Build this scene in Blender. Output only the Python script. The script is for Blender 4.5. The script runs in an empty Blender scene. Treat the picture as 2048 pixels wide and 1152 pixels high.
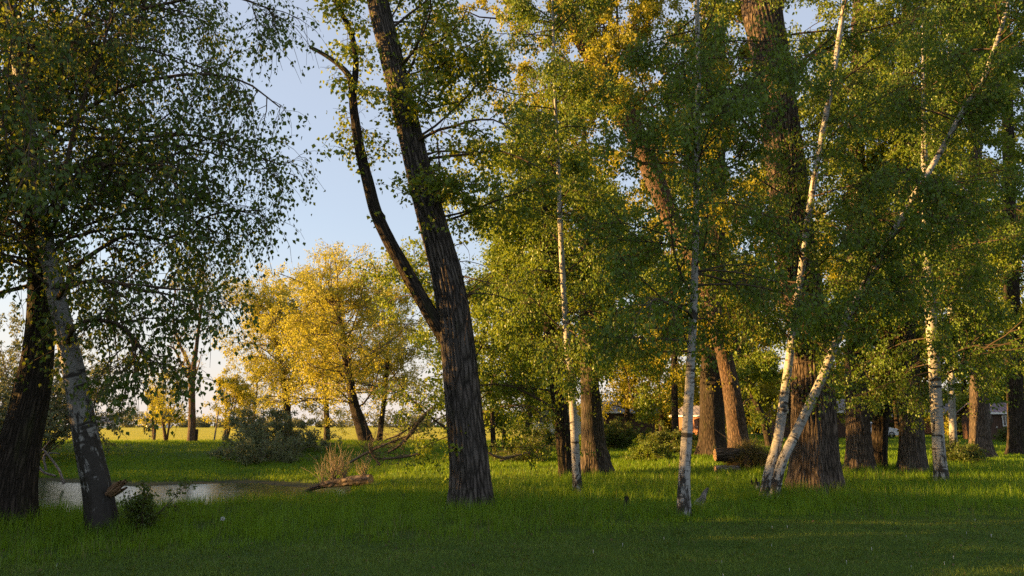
import bpy, math
import numpy as np
from mathutils import Vector

# ------------------------------------------------------------------ camera, sky, sun, exposure
SC = bpy.context.scene
COL = SC.collection
PITCH = math.radians(10.0)
F = 1550.0                      # focal length in pixels of the 2048 px wide photograph
CAM = np.array([0.0, 0.0, 1.6])
SUN_EL, SUN_AZ = math.radians(9.0), math.radians(-91.5)
EXPOSURE = 2.12

cd = bpy.data.cameras.new("camera")
cd.lens = 36 * F / 2048
cd.clip_end = 6000
cam = bpy.data.objects.new("camera", cd)
COL.objects.link(cam)
cam.location = CAM
cam.rotation_euler = (math.radians(90) + PITCH, 0, 0)
SC.camera = cam

w = bpy.data.worlds.new("World")
SC.world = w
w.use_nodes = True
nt = w.node_tree
sky = nt.nodes.new("ShaderNodeTexSky")
sky.sky_type = "NISHITA"
sky.sun_disc = False
sky.sun_elevation = SUN_EL
sky.sun_rotation = SUN_AZ
sky.air_density, sky.dust_density, sky.ozone_density = 1.0, 1.0, 2.2
tcw = nt.nodes.new("ShaderNodeTexCoord")
sxw = nt.nodes.new("ShaderNodeSeparateXYZ")
nt.links.new(tcw.outputs["Generated"], sxw.inputs[0])
low = nt.nodes.new("ShaderNodeMapRange")             # warm evening haze, thickest just above the horizon
low.interpolation_type = "SMOOTHSTEP"
nt.links.new(sxw.outputs[2], low.inputs[0])
for k, v in ((1, 0.0), (2, 0.26), (3, 0.9), (4, 0.58)):
    low.inputs[k].default_value = v
hue = nt.nodes.new("ShaderNodeMix")
hue.data_type = "RGBA"
nt.links.new(low.outputs[0], hue.inputs[0])
hue.inputs[6].default_value = (0.74, 1.24, 1.88, 1)
hue.inputs[7].default_value = (2.55, 2.17, 1.95, 1)
mx = nt.nodes.new("ShaderNodeMix")
mx.data_type = "RGBA"
nt.links.new(low.outputs[0], mx.inputs[0])
nt.links.new(sky.outputs[0], mx.inputs[6])
nt.links.new(hue.outputs[2], mx.inputs[7])
nt.links.new(mx.outputs[2], nt.nodes["Background"].inputs[0])
nt.nodes["Background"].inputs[1].default_value = 0.092

sl = bpy.data.lights.new("sun", "SUN")
sl.energy = 5.0
sl.angle = math.radians(0.5)
sl.color = (1.0, 0.55, 0.16)
so = bpy.data.objects.new("sun", sl)
COL.objects.link(so)
sdir = Vector((math.sin(SUN_AZ) * math.cos(SUN_EL), math.cos(SUN_AZ) * math.cos(SUN_EL), math.sin(SUN_EL)))
so.rotation_euler = sdir.to_track_quat("Z", "Y").to_euler()
so.location = (-40, 0, 30)

SC.view_settings.view_transform = "Standard"
SC.view_settings.look = "None"
SC.view_settings.exposure = EXPOSURE
SC.view_settings.gamma = 1
SC.render.engine = "CYCLES"
SC.cycles.max_bounces = 7
SC.cycles.diffuse_bounces = 4
SC.cycles.glossy_bounces = 2
SC.cycles.transmission_bounces = 4
SC.cycles.use_denoising = False
SC.cycles.caustics_reflective = False
SC.cycles.caustics_refractive = False

RNG = np.random.default_rng(11)
PI = math.pi


# ------------------------------------------------------------------ small maths
def norm(v):
    return v / np.maximum(np.linalg.norm(v, axis=-1, keepdims=True), 1e-9)


def sstep(a, b, x):
    t = np.clip((np.asarray(x, float) - a) / (b - a), 0, 1)
    return t * t * (3 - 2 * t)


def wave(x, y, s, seed):
    r = np.random.default_rng(seed)
    o = 0
    for k in range(7):
        a = r.uniform(0, 2 * PI)
        f = r.uniform(0.5, 1.6) / s
        o = o + np.sin((x * math.cos(a) + y * math.sin(a)) * f * 2 * PI + r.uniform(0, 7))
    return o / 4.0


def gz(x, y):
    """height of the ground"""
    x = np.asarray(x, float)
    y = np.asarray(y, float)
    yn = 14.2 + 5.4 * sstep(-7.5, -2.5, x) + 4.0 * sstep(-2.5, 4, x) + 0.5 * np.sin(x * 0.7)
    yf = 60 + 3 * np.sin(x * 0.13) - 9 * sstep(-12, 4, x) - 8 * sstep(2, 8, x)
    d = 1.5 - 0.65 * sstep(-7.4, -4.4, x) - 0.45 * sstep(-2, 9, x) - 0.4 * sstep(5, 12, x)
    d = d * sstep(-29, -23, x + 0.5 * np.maximum(y - 30, 0))
    bas = sstep(0, 5.0, y - yn) * sstep(0, 1, (yf - y) / 36.0)
    z = -d * np.clip(bas, 0, 1)
    z = z + 0.32 * np.exp(-((y - 57) / 6.0) ** 2) * (1 - sstep(-6, 4, x))
    z = z + 0.35 * sstep(30, 75, y) * sstep(0, 16, x)
    z = z + 0.05 * wave(x, y, 6, 3) * (1 - sstep(90, 140, y)) + 0.02 * wave(x, y, 1.7, 4) * (1 - sstep(30, 60, y))
    return z


def ray(px, py):
    dx, dy = (px - 1024) / F, (576 - py) / F
    return np.array([dx, math.cos(PITCH) - dy * math.sin(PITCH), math.sin(PITCH) + dy * math.cos(PITCH)])


def at(px, py, Y):
    """world point seen at a pixel of the photograph, at distance Y along the ground"""
    d = ray(px, py)
    return CAM + d * (Y / d[1])


def pxm(py, Y):
    """metres per photograph pixel at that distance"""
    return Y / ray(1024, py)[1] / F


def ground_at(px, py):
    d = ray(px, py)
    s = 4.0
    while s < 400:
        p = CAM + d * s
        if p[2] <= gz(p[0], p[1]):
            return p
        s += 0.05
    return CAM + d * s


def on_ground(px, Y):
    p = at(px, 870, Y)
    return np.array([p[0], Y, float(gz(p[0], Y))])


def smooth_path(P, n):
    """Catmull-Rom through the rows of P (any number of columns)"""
    P = np.asarray(P, float)
    Q = np.vstack([2 * P[0] - P[1], P, 2 * P[-1] - P[-2]])
    t = np.linspace(0, len(P) - 1 - 1e-6, n)
    i = t.astype(int)
    u = (t - i)[:, None]
    a, b, c, d = Q[i], Q[i + 1], Q[i + 2], Q[i + 3]
    return 0.5 * (2 * b + (c - a) * u + (2 * a - 5 * b + 4 * c - d) * u ** 2 + (3 * b - a - 3 * c + d) * u ** 3)


# ------------------------------------------------------------------ mesh building
class Geo:
    def __init__(s):
        s.v, s.q, s.t, s.bk, s.tint, s.n = [], [], [], [], [], 0

    def add(s, v, q=None, t=None, bk=None, tint=None):
        v = np.asarray(v, float).reshape(-1, 3)
        if q is not None and len(q):
            s.q.append(np.asarray(q, np.int64).reshape(-1, 4) + s.n)
        if t is not None and len(t):
            s.t.append(np.asarray(t, np.int64).reshape(-1, 3) + s.n)
        s.v.append(v)
        s.bk.append(v.copy() if bk is None else np.asarray(bk, float).reshape(-1, 3))
        s.tint.append(np.full(len(v), 0.5) if tint is None else np.asarray(tint, float).reshape(-1))
        s.n += len(v)
        return s

    def box(s, c, d, rz=0.0, bev=0.0):
        """box of centre c and size d turned by rz; a chamfer all round when bev is set"""
        c = np.asarray(c, float)
        h = np.asarray(d, float) / 2
        cs, sn = math.cos(rz), math.sin(rz)
        R = np.array([[cs, -sn, 0], [sn, cs, 0], [0, 0, 1]])
        if bev <= 0:
            v = np.array([[x, y, z] for z in (-1, 1) for y in (-1, 1) for x in (-1, 1)]) * h
            q = [[0, 2, 3, 1], [4, 5, 7, 6], [0, 1, 5, 4], [2, 6, 7, 3], [0, 4, 6, 2], [1, 3, 7, 5]]
            return s.add(v @ R.T + c, q)
        rings = []
        for zz, ins in ((-h[2], bev), (-h[2] + bev, 0), (h[2] - bev, 0), (h[2], bev)):
            x, y = h[0] - ins, h[1] - ins
            rings += [[-x, -y, zz], [x, -y, zz], [x, y, zz], [-x, y, zz]]
        q = [[0, 3, 2, 1], [12, 13, 14, 15]]
        for k in range(3):
            for i in range(4):
                j = (i + 1) % 4
                q.append([4 * k + i, 4 * k + j, 4 * k + 4 + j, 4 * k + 4 + i])
        return s.add(np.array(rings) @ R.T + c, q)

    def tubes(s, P, R, sides=5, lo=None):
        """many tapering tubes at once: P (M,K,3), R (M,K)"""
        P = np.asarray(P, float)
        R = np.asarray(R, float)
        if P.ndim == 2:
            P, R = P[None], R[None]
        M, K, _ = P.shape
        if M == 0:
            return s
        T = np.empty_like(P)
        T[:, 1:-1] = P[:, 2:] - P[:, :-2]
        T[:, 0] = P[:, 1] - P[:, 0]
        T[:, -1] = P[:, -1] - P[:, -2]
        T = norm(T)
        ref = np.where(np.abs(T[:, 0, 2:3]) > 0.8, np.array([[1.0, 0.1, 0]]), np.array([[0.1, 0, 1.0]]))
        N = ref[:, None, :] - (ref[:, None, :] * T).sum(-1, keepdims=True) * T
        N = norm(N)
        B = np.cross(T, N)
        a = np.arange(sides) * 2 * PI / sides
        ring = N[:, :, None] * np.cos(a)[None, None, :, None] + B[:, :, None] * np.sin(a)[None, None, :, None]
        V = P[:, :, None] + ring * R[:, :, None, None]
        L = np.concatenate([np.zeros((M, 1)), np.cumsum(np.linalg.norm(np.diff(P, axis=1), axis=-1), 1)], 1)
        off = RNG.uniform(0, 30, (M, 1, 1))
        bk = np.stack([np.cos(a)[None, None] * R[:, :1, None] + off + 0 * L[:, :, None],
                       np.sin(a)[None, None] * R[:, :1, None] + off + 0 * L[:, :, None],
                       L[:, :, None] + 0 * a[None, None] + (off * 0 if lo is None else lo)], -1)
        i = np.arange(sides)
        j = (i + 1) % sides
        k = np.arange(K - 1)[:, None] * sides
        q = np.stack([k + i, k + j, k + sides + j, k + sides + i], -1).reshape(-1, 4)
        q = (q[None] + (np.arange(M) * K * sides)[:, None, None]).reshape(-1, 4)
        return s.add(V, q, bk=bk)

    def build(s, name, mat, parent=None, loc=None, smooth=True, label=None):
        me = bpy.data.meshes.new(name)
        v = np.concatenate(s.v)
        if parent is not None:
            v = v - np.array(parent.matrix_world.translation if parent.parent is None else parent["org"])
        elif loc is not None:
            v = v - np.asarray(loc, float)
        q = np.concatenate(s.q) if s.q else np.zeros((0, 4), np.int64)
        t = np.concatenate(s.t) if s.t else np.zeros((0, 3), np.int64)
        me.vertices.add(len(v))
        me.vertices.foreach_set("co", v.astype(np.float32).ravel())
        me.loops.add(q.size + t.size)
        me.loops.foreach_set("vertex_index", np.concatenate([q.ravel(), t.ravel()]).astype(np.int32))
        me.polygons.add(len(q) + len(t))
        st = np.concatenate([np.arange(len(q)) * 4, q.size + np.arange(len(t)) * 3]).astype(np.int32)
        me.polygons.foreach_set("loop_start", st)
        me.update(calc_edges=True)
        me.polygons.foreach_set("use_smooth", np.full(len(q) + len(t), smooth))
        a = me.attributes.new("bk", "FLOAT_VECTOR", "POINT")
        a.data.foreach_set("vector", np.concatenate(s.bk).astype(np.float32).ravel())
        a = me.attributes.new("tint", "FLOAT", "POINT")
        a.data.foreach_set("value", np.concatenate(s.tint).astype(np.float32))
        if mat is not None:
            me.materials.append(mat)
        o = bpy.data.objects.new(name, me)
        COL.objects.link(o)
        if parent is not None:
            o.parent = parent
            o["org"] = list(parent.matrix_world.translation if parent.parent is None else parent["org"])
        elif loc is not None:
            o.location = loc
            o.matrix_world.translation = Vector(loc)
        if label:
            o["label"] = label
        return o


def tag(o, label, cat, group=None):
    o["label"], o["category"] = label, cat
    if group:
        o["group"] = group
    return o


def kind(o, k):
    o["kind"] = k
    return o


def empty(name, loc, label, cat, group=None):
    o = bpy.data.objects.new(name, None)
    o.empty_display_size = 0.2
    COL.objects.link(o)
    o.location = loc
    o.matrix_world.translation = Vector(loc)
    return tag(o, label, cat, group)


# ------------------------------------------------------------------ materials
class Mat:
    def __init__(s, name):
        s.m = bpy.data.materials.new(name)
        s.m.use_nodes = True
        s.t = s.m.node_tree
        s.t.nodes.clear()
        s.out = s.n("OutputMaterial")

    def n(s, typ, **kw):
        o = s.t.nodes.new("ShaderNode" + typ)
        for k, v in kw.items():
            setattr(o, k, v)
        return o

    def l(s, a, b):
        s.t.links.new(a, b)

    def attr(s, nm):
        return s.n("Attribute", attribute_name=nm)

    def mapping(s, src, sc):
        m = s.n("Mapping")
        s.l(src, m.inputs[0])
        m.inputs[3].default_value = sc
        return m.outputs[0]

    def noise(s, vec, scale, detail=4, rough=0.55, dist=0.0):
        o = s.n("TexNoise")
        if vec is not None:
            s.l(vec, o.inputs["Vector"])
        o.inputs["Scale"].default_value = scale
        o.inputs["Detail"].default_value = detail
        o.inputs["Roughness"].default_value = rough
        o.inputs["Distortion"].default_value = dist
        return o.outputs[0]

    def ramp(s, fac, stops):
        r = s.n("ValToRGB")
        s.l(fac, r.inputs[0])
        e = r.color_ramp.elements
        while len(e) < len(stops):
            e.new(0.5)
        for k, (p, c) in enumerate(stops):
            e[k].position = p
            e[k].color = (*c, 1) if len(c) == 3 else c
        return r.outputs[0]

    def step(s, fac, a, b):
        r = s.n("MapRange")
        s.l(fac, r.inputs[0])
        r.inputs[1].default_value, r.inputs[2].default_value = a, b
        return r.outputs[0]

    def mix(s, fac, a, b, mode="MIX"):
        o = s.n("Mix", data_type="RGBA", blend_type=mode)
        for sock, val in ((o.inputs[0], fac), (o.inputs[6], a), (o.inputs[7], b)):
            if hasattr(val, "is_linked"):
                s.l(val, sock)
            elif isinstance(val, (int, float)):
                sock.default_value = val
            else:
                sock.default_value = (*val, 1)
        return o.outputs[2]

    def math(s, op, a, b):
        o = s.n("Math", operation=op)
        for sock, val in ((o.inputs[0], a), (o.inputs[1], b)):
            if hasattr(val, "is_linked"):
                s.l(val, sock)
            else:
                sock.default_value = val
        return o.outputs[0]

    def bump(s, h, strength, dist):
        b = s.n("Bump")
        s.l(h, b.inputs["Height"])
        b.inputs["Strength"].default_value = strength
        b.inputs["Distance"].default_value = dist
        return b.outputs[0]

    def bsdf(s, col, rough=0.8, bump=None, spec=0.3, metal=0.0):
        p = s.n("BsdfPrincipled")
        if hasattr(col, "is_linked"):
            s.l(col, p.inputs["Base Color"])
        else:
            p.inputs["Base Color"].default_value = (*col, 1)
        if hasattr(rough, "is_linked"):
            s.l(rough, p.inputs["Roughness"])
        else:
            p.inputs["Roughness"].default_value = rough
        p.inputs["Specular IOR Level"].default_value = spec
        p.inputs["Metallic"].default_value = metal
        if bump is not None:
            s.l(bump, p.inputs["Normal"])
        s.l(p.outputs[0], s.out.inputs[0])
        return s.m


def bark(name, ridge, crack, moss=0.0, fine=1.0):
    m = Mat(name)
    bk = m.attr("bk").outputs["Vector"]
    wob = m.mix(0.06, bk, m.noise(m.mapping(bk, (2, 2, 0.8)), 2.0, 3), "ADD")
    v = m.n("TexVoronoi", feature="DISTANCE_TO_EDGE")
    m.l(m.mapping(wob, (16 * fine, 16 * fine, 2.6 * fine)), v.inputs["Vector"])
    v.inputs["Scale"].default_value = 1.0
    rid = m.step(v.outputs["Distance"], 0.0, 0.28)
    fin = m.noise(m.mapping(wob, (60, 60, 14)), 1.0, 5, 0.65)
    big = m.noise(m.mapping(bk, (1.2, 1.2, 0.5)), 1.0, 3)
    h = m.math("ADD", m.math("MULTIPLY", rid, 0.75), m.math("MULTIPLY", fin, 0.5))
    col = m.ramp(h, [(0.22, crack), (0.5, tuple(0.5 * c for c in ridge)), (0.95, ridge)])
    col = m.mix(m.math("MULTIPLY", m.step(big, 0.4, 0.75), 0.4), col, tuple(0.95 * c for c in (ridge[0], ridge[0] * 0.9, ridge[0] * 0.8)))
    scar = m.noise(m.mapping(bk, (2.2, 2.2, 0.7)), 1.0, 4, 0.7)
    col = m.mix(m.math("MULTIPLY", m.step(scar, 0.60, 0.68), 0.55), col, tuple(0.35 * c for c in ridge))
    if moss:
        mo = m.step(m.noise(m.mapping(bk, (3, 3, 1.0)), 1.0, 5, 0.7), 0.62 - 0.2 * moss, 0.75)
        col = m.mix(m.math("MULTIPLY", mo, 0.6), col, (0.06, 0.075, 0.02))
    return m.bsdf(col, 0.9, m.bump(h, 1.0, 0.05), 0.15)


def birch_bark(name, old=1.0, pale=1.0):
    m = Mat(name)
    bk = m.attr("bk").outputs["Vector"]
    sep = m.n("SeparateXYZ")
    m.l(bk, sep.inputs[0])
    hgt = sep.outputs[2]
    lent = m.noise(m.mapping(bk, (7, 7, 46)), 1.0, 3, 0.6)
    lm = m.step(lent, 0.57, 0.64)
    ring = m.noise(m.mapping(bk, (1.3, 1.3, 7.5)), 1.0, 2, 0.5, 0.3)
    rm = m.step(ring, 0.60, 0.65)
    pat = m.noise(m.mapping(bk, (9, 9, 3.6)), 1.0, 5, 0.65, 0.4)
    base = m.math("SUBTRACT", 1.15 * old, m.math("MULTIPLY", hgt, 0.85))     # rough dark bark near the foot
    base = m.math("MAXIMUM", base, -0.35 if old < 2 else 0.15)
    pm = m.step(m.math("ADD", pat, m.math("MULTIPLY", base, 0.17)), 0.56, 0.62)
    dirt = m.noise(m.mapping(bk, (3, 3, 1.5)), 1.0, 4)
    white = m.ramp(dirt, [(0.3, tuple(pale * k for k in (0.24, 0.23, 0.21))), (0.6, tuple(pale * k for k in (0.37, 0.365, 0.35))), (0.8, tuple(pale * k for k in (0.43, 0.415, 0.39)))])
    col = m.mix(m.math("MULTIPLY", lm, 0.75), white, (0.07, 0.06, 0.05))
    col = m.mix(rm, col, (0.045, 0.04, 0.035))
    col = m.mix(pm, col, (0.04, 0.035, 0.03))
    h = m.math("SUBTRACT", m.math("MULTIPLY", pat, 0.4), m.math("ADD", m.math("MULTIPLY", lm, 0.2), m.math("MULTIPLY", pm, -0.5)))
    return m.bsdf(col, 0.75, m.bump(h, 0.6, 0.02), 0.25)


def leaf_mat(name, dark, light, trans=0.52, gloss=0.03):
    m = Mat(name)
    c = m.mix(m.attr("tint").outputs["Fac"], dark, light)
    d, tr, g = m.n("BsdfDiffuse"), m.n("BsdfTranslucent"), m.n("BsdfGlossy")
    m.l(c, d.inputs[0])
    m.l(m.mix(0.35, c, (0.30, 0.28, 0.02)), tr.inputs[0])
    g.inputs[0].default_value = (0.8, 0.85, 0.8, 1)
    g.inputs["Roughness"].default_value = 0.45
    a, b = m.n("MixShader"), m.n("MixShader")
    a.inputs[0].default_value = trans
    b.inputs[0].default_value = gloss
    m.l(d.outputs[0], a.inputs[1])
    m.l(tr.outputs[0], a.inputs[2])
    m.l(a.outputs[0], b.inputs[1])
    m.l(g.outputs[0], b.inputs[2])
    m.l(b.outputs[0], m.out.inputs[0])
    return m.m


def plain(name, col, rough=0.6, spec=0.3, metal=0.0, var=0.2, scale=6.0):
    m = Mat(name)
    tc = m.n("TexCoord").outputs["Object"]
    n = m.noise(tc, scale, 5, 0.6)
    c = m.mix(m.step(n, 0.3, 0.7), tuple(x * (1 - var) for x in col), tuple(min(1, x * (1 + var)) for x in col))
    return m.bsdf(c, rough, m.bump(n, 0.15, 0.01), spec, metal)


def boards(name, col, pitch=0.16, vertical=True, var=0.3):
    m = Mat(name)
    tc = m.n("TexCoord").outputs["Object"]
    wv = m.n("TexWave", bands_direction="X" if vertical else "Z")
    m.l(tc, wv.inputs[0])
    wv.inputs["Scale"].default_value = 0.314 / pitch
    wv.inputs["Distortion"].default_value = 0.15
    gap = m.step(wv.outputs["Fac"], 0.0, 0.12)
    gr = m.noise(m.mapping(tc, (9, 9, 1.2) if vertical else (1.2, 9, 9)), 2.0, 5, 0.65)
    c = m.mix(m.step(gr, 0.25, 0.75), tuple(x * (1 - var) for x in col), tuple(x * (1 + var) for x in col))
    c = m.mix(gap, tuple(x * 0.25 for x in col), c)
    return m.bsdf(c, 0.75, m.bump(gap, 0.5, 0.012), 0.2)


M = {}
M["poplar_bark"] = bark("poplar_bark", (0.155, 0.120, 0.094), (0.018, 0.014, 0.011))
M["grey_bark"] = bark("grey_bark", (0.140, 0.120, 0.105), (0.014, 0.012, 0.010), 0.25, 0.75)
M["mossy_bark"] = bark("mossy_bark", (0.135, 0.108, 0.085), (0.016, 0.013, 0.010), 0.6, 0.9)
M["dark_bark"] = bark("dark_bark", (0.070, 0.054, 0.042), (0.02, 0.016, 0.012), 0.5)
M["red_bark"] = bark("red_bark", (0.19, 0.125, 0.085), (0.03, 0.02, 0.013), 0, 1.2)
M["birch_bark"] = birch_bark("birch_bark")
M["old_birch_bark"] = birch_bark("old_birch_bark", 1.75, 0.75)
M["twig"] = plain("twig_bark", (0.075, 0.055, 0.04), 0.85, 0.15)
M["grey_twig"] = plain("grey_twig_bark", (0.16, 0.125, 0.09), 0.85, 0.15)
M["birch_leaf"] = leaf_mat("birch_leaf", (0.040, 0.090, 0.009), (0.165, 0.275, 0.015))
M["weeping_birch_leaf"] = leaf_mat("weeping_birch_leaf", (0.034, 0.085, 0.010), (0.105, 0.175, 0.014))  # birch leaf darkened: shade on the left trees put into the colour
M["poplar_leaf"] = leaf_mat("poplar_leaf", (0.052, 0.100, 0.009), (0.25, 0.335, 0.018))
M["elm_leaf"] = leaf_mat("elm_leaf", (0.065, 0.125, 0.011), (0.25, 0.35, 0.022))
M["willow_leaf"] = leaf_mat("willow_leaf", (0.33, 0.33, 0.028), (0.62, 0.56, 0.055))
M["sallow_leaf"] = leaf_mat("sallow_leaf", (0.10, 0.125, 0.055), (0.20, 0.23, 0.11), 0.35)
M["gold_leaf"] = leaf_mat("gold_leaf", (0.14, 0.16, 0.010), (0.50, 0.45, 0.02), 0.55)  # low-sun gold painted into the leaf colour of the far crowns
M["shrub_leaf"] = leaf_mat("shrub_leaf", (0.036, 0.075, 0.010), (0.11, 0.165, 0.018))
M["far_leaf"] = leaf_mat("far_leaf", (0.07, 0.085, 0.055), (0.14, 0.15, 0.09), 0.3)  # distance haze mixed into the leaf colour as grey-blue
M["grass_blade"] = leaf_mat("grass_blade", (0.055, 0.150, 0.007), (0.215, 0.36, 0.012), 0.45, 0.02)
M["mown_blade"] = leaf_mat("mown_blade", (0.080, 0.155, 0.018), (0.28, 0.38, 0.055), 0.42, 0.02)
M["dry_blade"] = leaf_mat("dry_blade", (0.12, 0.095, 0.035), (0.22, 0.19, 0.07), 0.3)
M["dead_wood"] = bark("dead_wood", (0.42, 0.37, 0.33), (0.09, 0.075, 0.06), 0, 1.5)
M["cut_wood"] = plain("cut_wood", (0.48, 0.30, 0.15), 0.7, 0.2, 0, 0.25, 14)


# ------------------------------------------------------------------ ground, water
def axis(segs):
    out = []
    for a, b, st in segs:
        out.append(np.arange(a, b, st))
    return np.concatenate(out + [np.array([segs[-1][1]])])


gx = axis([(-1200, -400, 100), (-400, -80, 20), (-80, -30, 2.5), (-30, 30, 0.4), (30, 80, 2.5), (80, 400, 20), (400, 1200, 100)])
gy = axis([(-200, -20, 20), (-20, 6, 2.0), (6, 70, 0.4), (70, 140, 2.5), (140, 500, 20), (500, 1400, 100)])
X, Y = np.meshgrid(gx, gy)
Z = gz(X, Y)
nx, ny = len(gx), len(gy)
ii, jj = np.meshgrid(np.arange(nx - 1), np.arange(ny - 1))
b0 = (jj * nx + ii).ravel()
g = Geo().add(np.stack([X, Y, Z], -1), np.stack([b0, b0 + 1, b0 + nx + 1, b0 + nx], -1))
m = Mat("meadow")
pos = m.n("TexCoord").outputs["Object"]
n1 = m.noise(m.mapping(pos, (1, 1, 1)), 0.55, 6, 0.6)
n2 = m.noise(pos, 14.0, 6, 0.7)
n3 = m.noise(pos, 3.0, 5, 0.65)
c = m.mix(m.step(n1, 0.35, 0.65), (0.045, 0.095, 0.010), (0.075, 0.12, 0.014))
c = m.mix(m.step(n2, 0.35, 0.7), m.mix(0.5, c, (0.028, 0.040, 0.010)), c)
c = m.mix(m.math("MULTIPLY", m.step(n3, 0.58, 0.75), 0.35), c, (0.12, 0.10, 0.045))
sep = m.n("SeparateXYZ")
m.l(pos, sep.inputs[0])
far = m.step(sep.outputs[1], 60, 75)
rows = m.noise(m.mapping(pos, (0.02, 0.25, 1)), 1.0, 4, 0.7)
fcol = m.mix(m.step(rows, 0.3, 0.7), (0.30, 0.30, 0.025), (0.44, 0.38, 0.03))
left = m.step(sep.outputs[0], 12, 2)
c = m.mix(m.math("MULTIPLY", far, left), c, fcol)
mud = m.step(sep.outputs[2], -0.78, -0.98)
c = m.mix(m.math("MULTIPLY", mud, 0.85), c, (0.05, 0.042, 0.028))
kind(g.build("ground", m.bsdf(c, 0.95, m.bump(m.math("ADD", n2, n3), 0.8, 0.06), 0.1)), "structure")

m = Mat("pond_water")
pos = m.n("TexCoord").outputs["Object"]
rip = m.noise(m.mapping(pos, (1.0, 3.2, 1)), 1.6, 4, 0.6)
fine = m.noise(m.mapping(pos, (3.0, 9.0, 1)), 3.0, 3, 0.6)
h = m.math("ADD", rip, m.math("MULTIPLY", fine, 0.35))
scum = m.noise(m.mapping(pos, (0.25, 0.9, 1)), 1.0, 5, 0.65)
c = m.mix(m.step(scum, 0.60, 0.68), (0.012, 0.016, 0.014), (0.045, 0.06, 0.028))
rgh = m.math("ADD", m.math("MULTIPLY", m.step(scum, 0.58, 0.70), 0.2), 0.05)
g = Geo()
xs, ys = np.linspace(-70, 2, 40), np.linspace(14, 62, 30)
A, B = np.meshgrid(xs, ys)
ii, jj = np.meshgrid(np.arange(39), np.arange(29))
b0 = (jj * 40 + ii).ravel()
g.add(np.stack([A, B, A * 0 - 1.0], -1), np.stack([b0, b0 + 1, b0 + 41, b0 + 40], -1))
kind(g.build("water", m.bsdf(c, rgh, m.bump(h, 0.32, 0.04), 0.9)), "structure")


# ------------------------------------------------------------------ trees
def trunk_geo(geo, P, R, sides, amp, flare=0.0, lob=5, seed=0, ridge=0.10, lo=0.0):
    """one solid trunk with ridged bark, a flared foot and lumps"""
    r = np.random.default_rng(seed)
    L = np.concatenate([[0], np.cumsum(np.linalg.norm(np.diff(P, axis=0), axis=1))])
    n = int(np.clip(L[-1] / max(0.07, R[0] * 0.28), 14, 260))
    l = np.linspace(0, L[-1], n)
    P = np.stack([np.interp(l, L, P[:, k]) for k in range(3)], 1)
    R = np.interp(l, L, R)
    T = norm(np.gradient(P, axis=0))
    N = norm(np.array([[1.0, 0, 0]]) - T[:, :1] * T)
    B = np.cross(T, N)
    a = np.arange(sides) * 2 * PI / sides
    A, LL = np.meshgrid(a, l)
    k1 = max(6, int(round(2 * PI * R[0] / ridge)))
    d = np.maximum(np.cos(k1 * A + 1.6 * np.sin(LL * 2.1 + r.uniform(0, 6)) + 1.1 * np.sin(LL * 4.7 + A * 2)),
                   np.cos((k1 - 2) * A - 1.4 * np.sin(LL * 1.7 + r.uniform(0, 6)) + np.sin(LL * 5.3 - A)))
    low = 0
    for k in range(5):
        low = low + np.sin((k + 1) * A + LL * r.uniform(0.3, 1.6) + r.uniform(0, 6)) / (k + 2)
    RR = R[:, None] * (1 + 0.07 * low)
    RR = RR * (1 + flare * np.exp(-LL / (0.9 * R[0])) * (1 + 0.55 * np.cos(lob * A + r.uniform(0, 6)) + 0.25 * np.cos((lob + 3) * A)))
    for k in range(int(3 + 14 * (R[0] > 0.2))):            # knots and old branch scars
        ka, kl, ks = r.uniform(0, 2 * PI), r.uniform(0.06, 0.9) * l[-1], r.uniform(0.5, 1.1) * R[0] * 0.35 + 0.02
        da = np.abs((A - ka + PI) % (2 * PI) - PI) * R[0]
        RR = RR + R[0] * r.uniform(0.06, 0.2) * np.exp(-(da ** 2 + (LL - kl) ** 2) / ks ** 2) * min(1, amp / 0.01)
    RR = RR + amp * d * np.minimum(1, R[:, None] / R[0] * 1.1)
    V = P[:, None] + RR[..., None] * (N[:, None] * np.cos(A)[..., None] + B[:, None] * np.sin(A)[..., None])
    bk = np.stack([np.cos(A) * R[0] + 1.7 * (seed % 17), np.sin(A) * R[0] - 1.3 * (seed % 13), LL + lo], -1)
    i = np.arange(sides)
    j = (i + 1) % sides
    kk = np.arange(n - 1)[:, None] * sides
    q = np.stack([kk + i, kk + j, kk + sides + j, kk + sides + i], -1).reshape(-1, 4)
    geo.add(V, q, bk=bk)
    return geo


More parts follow.
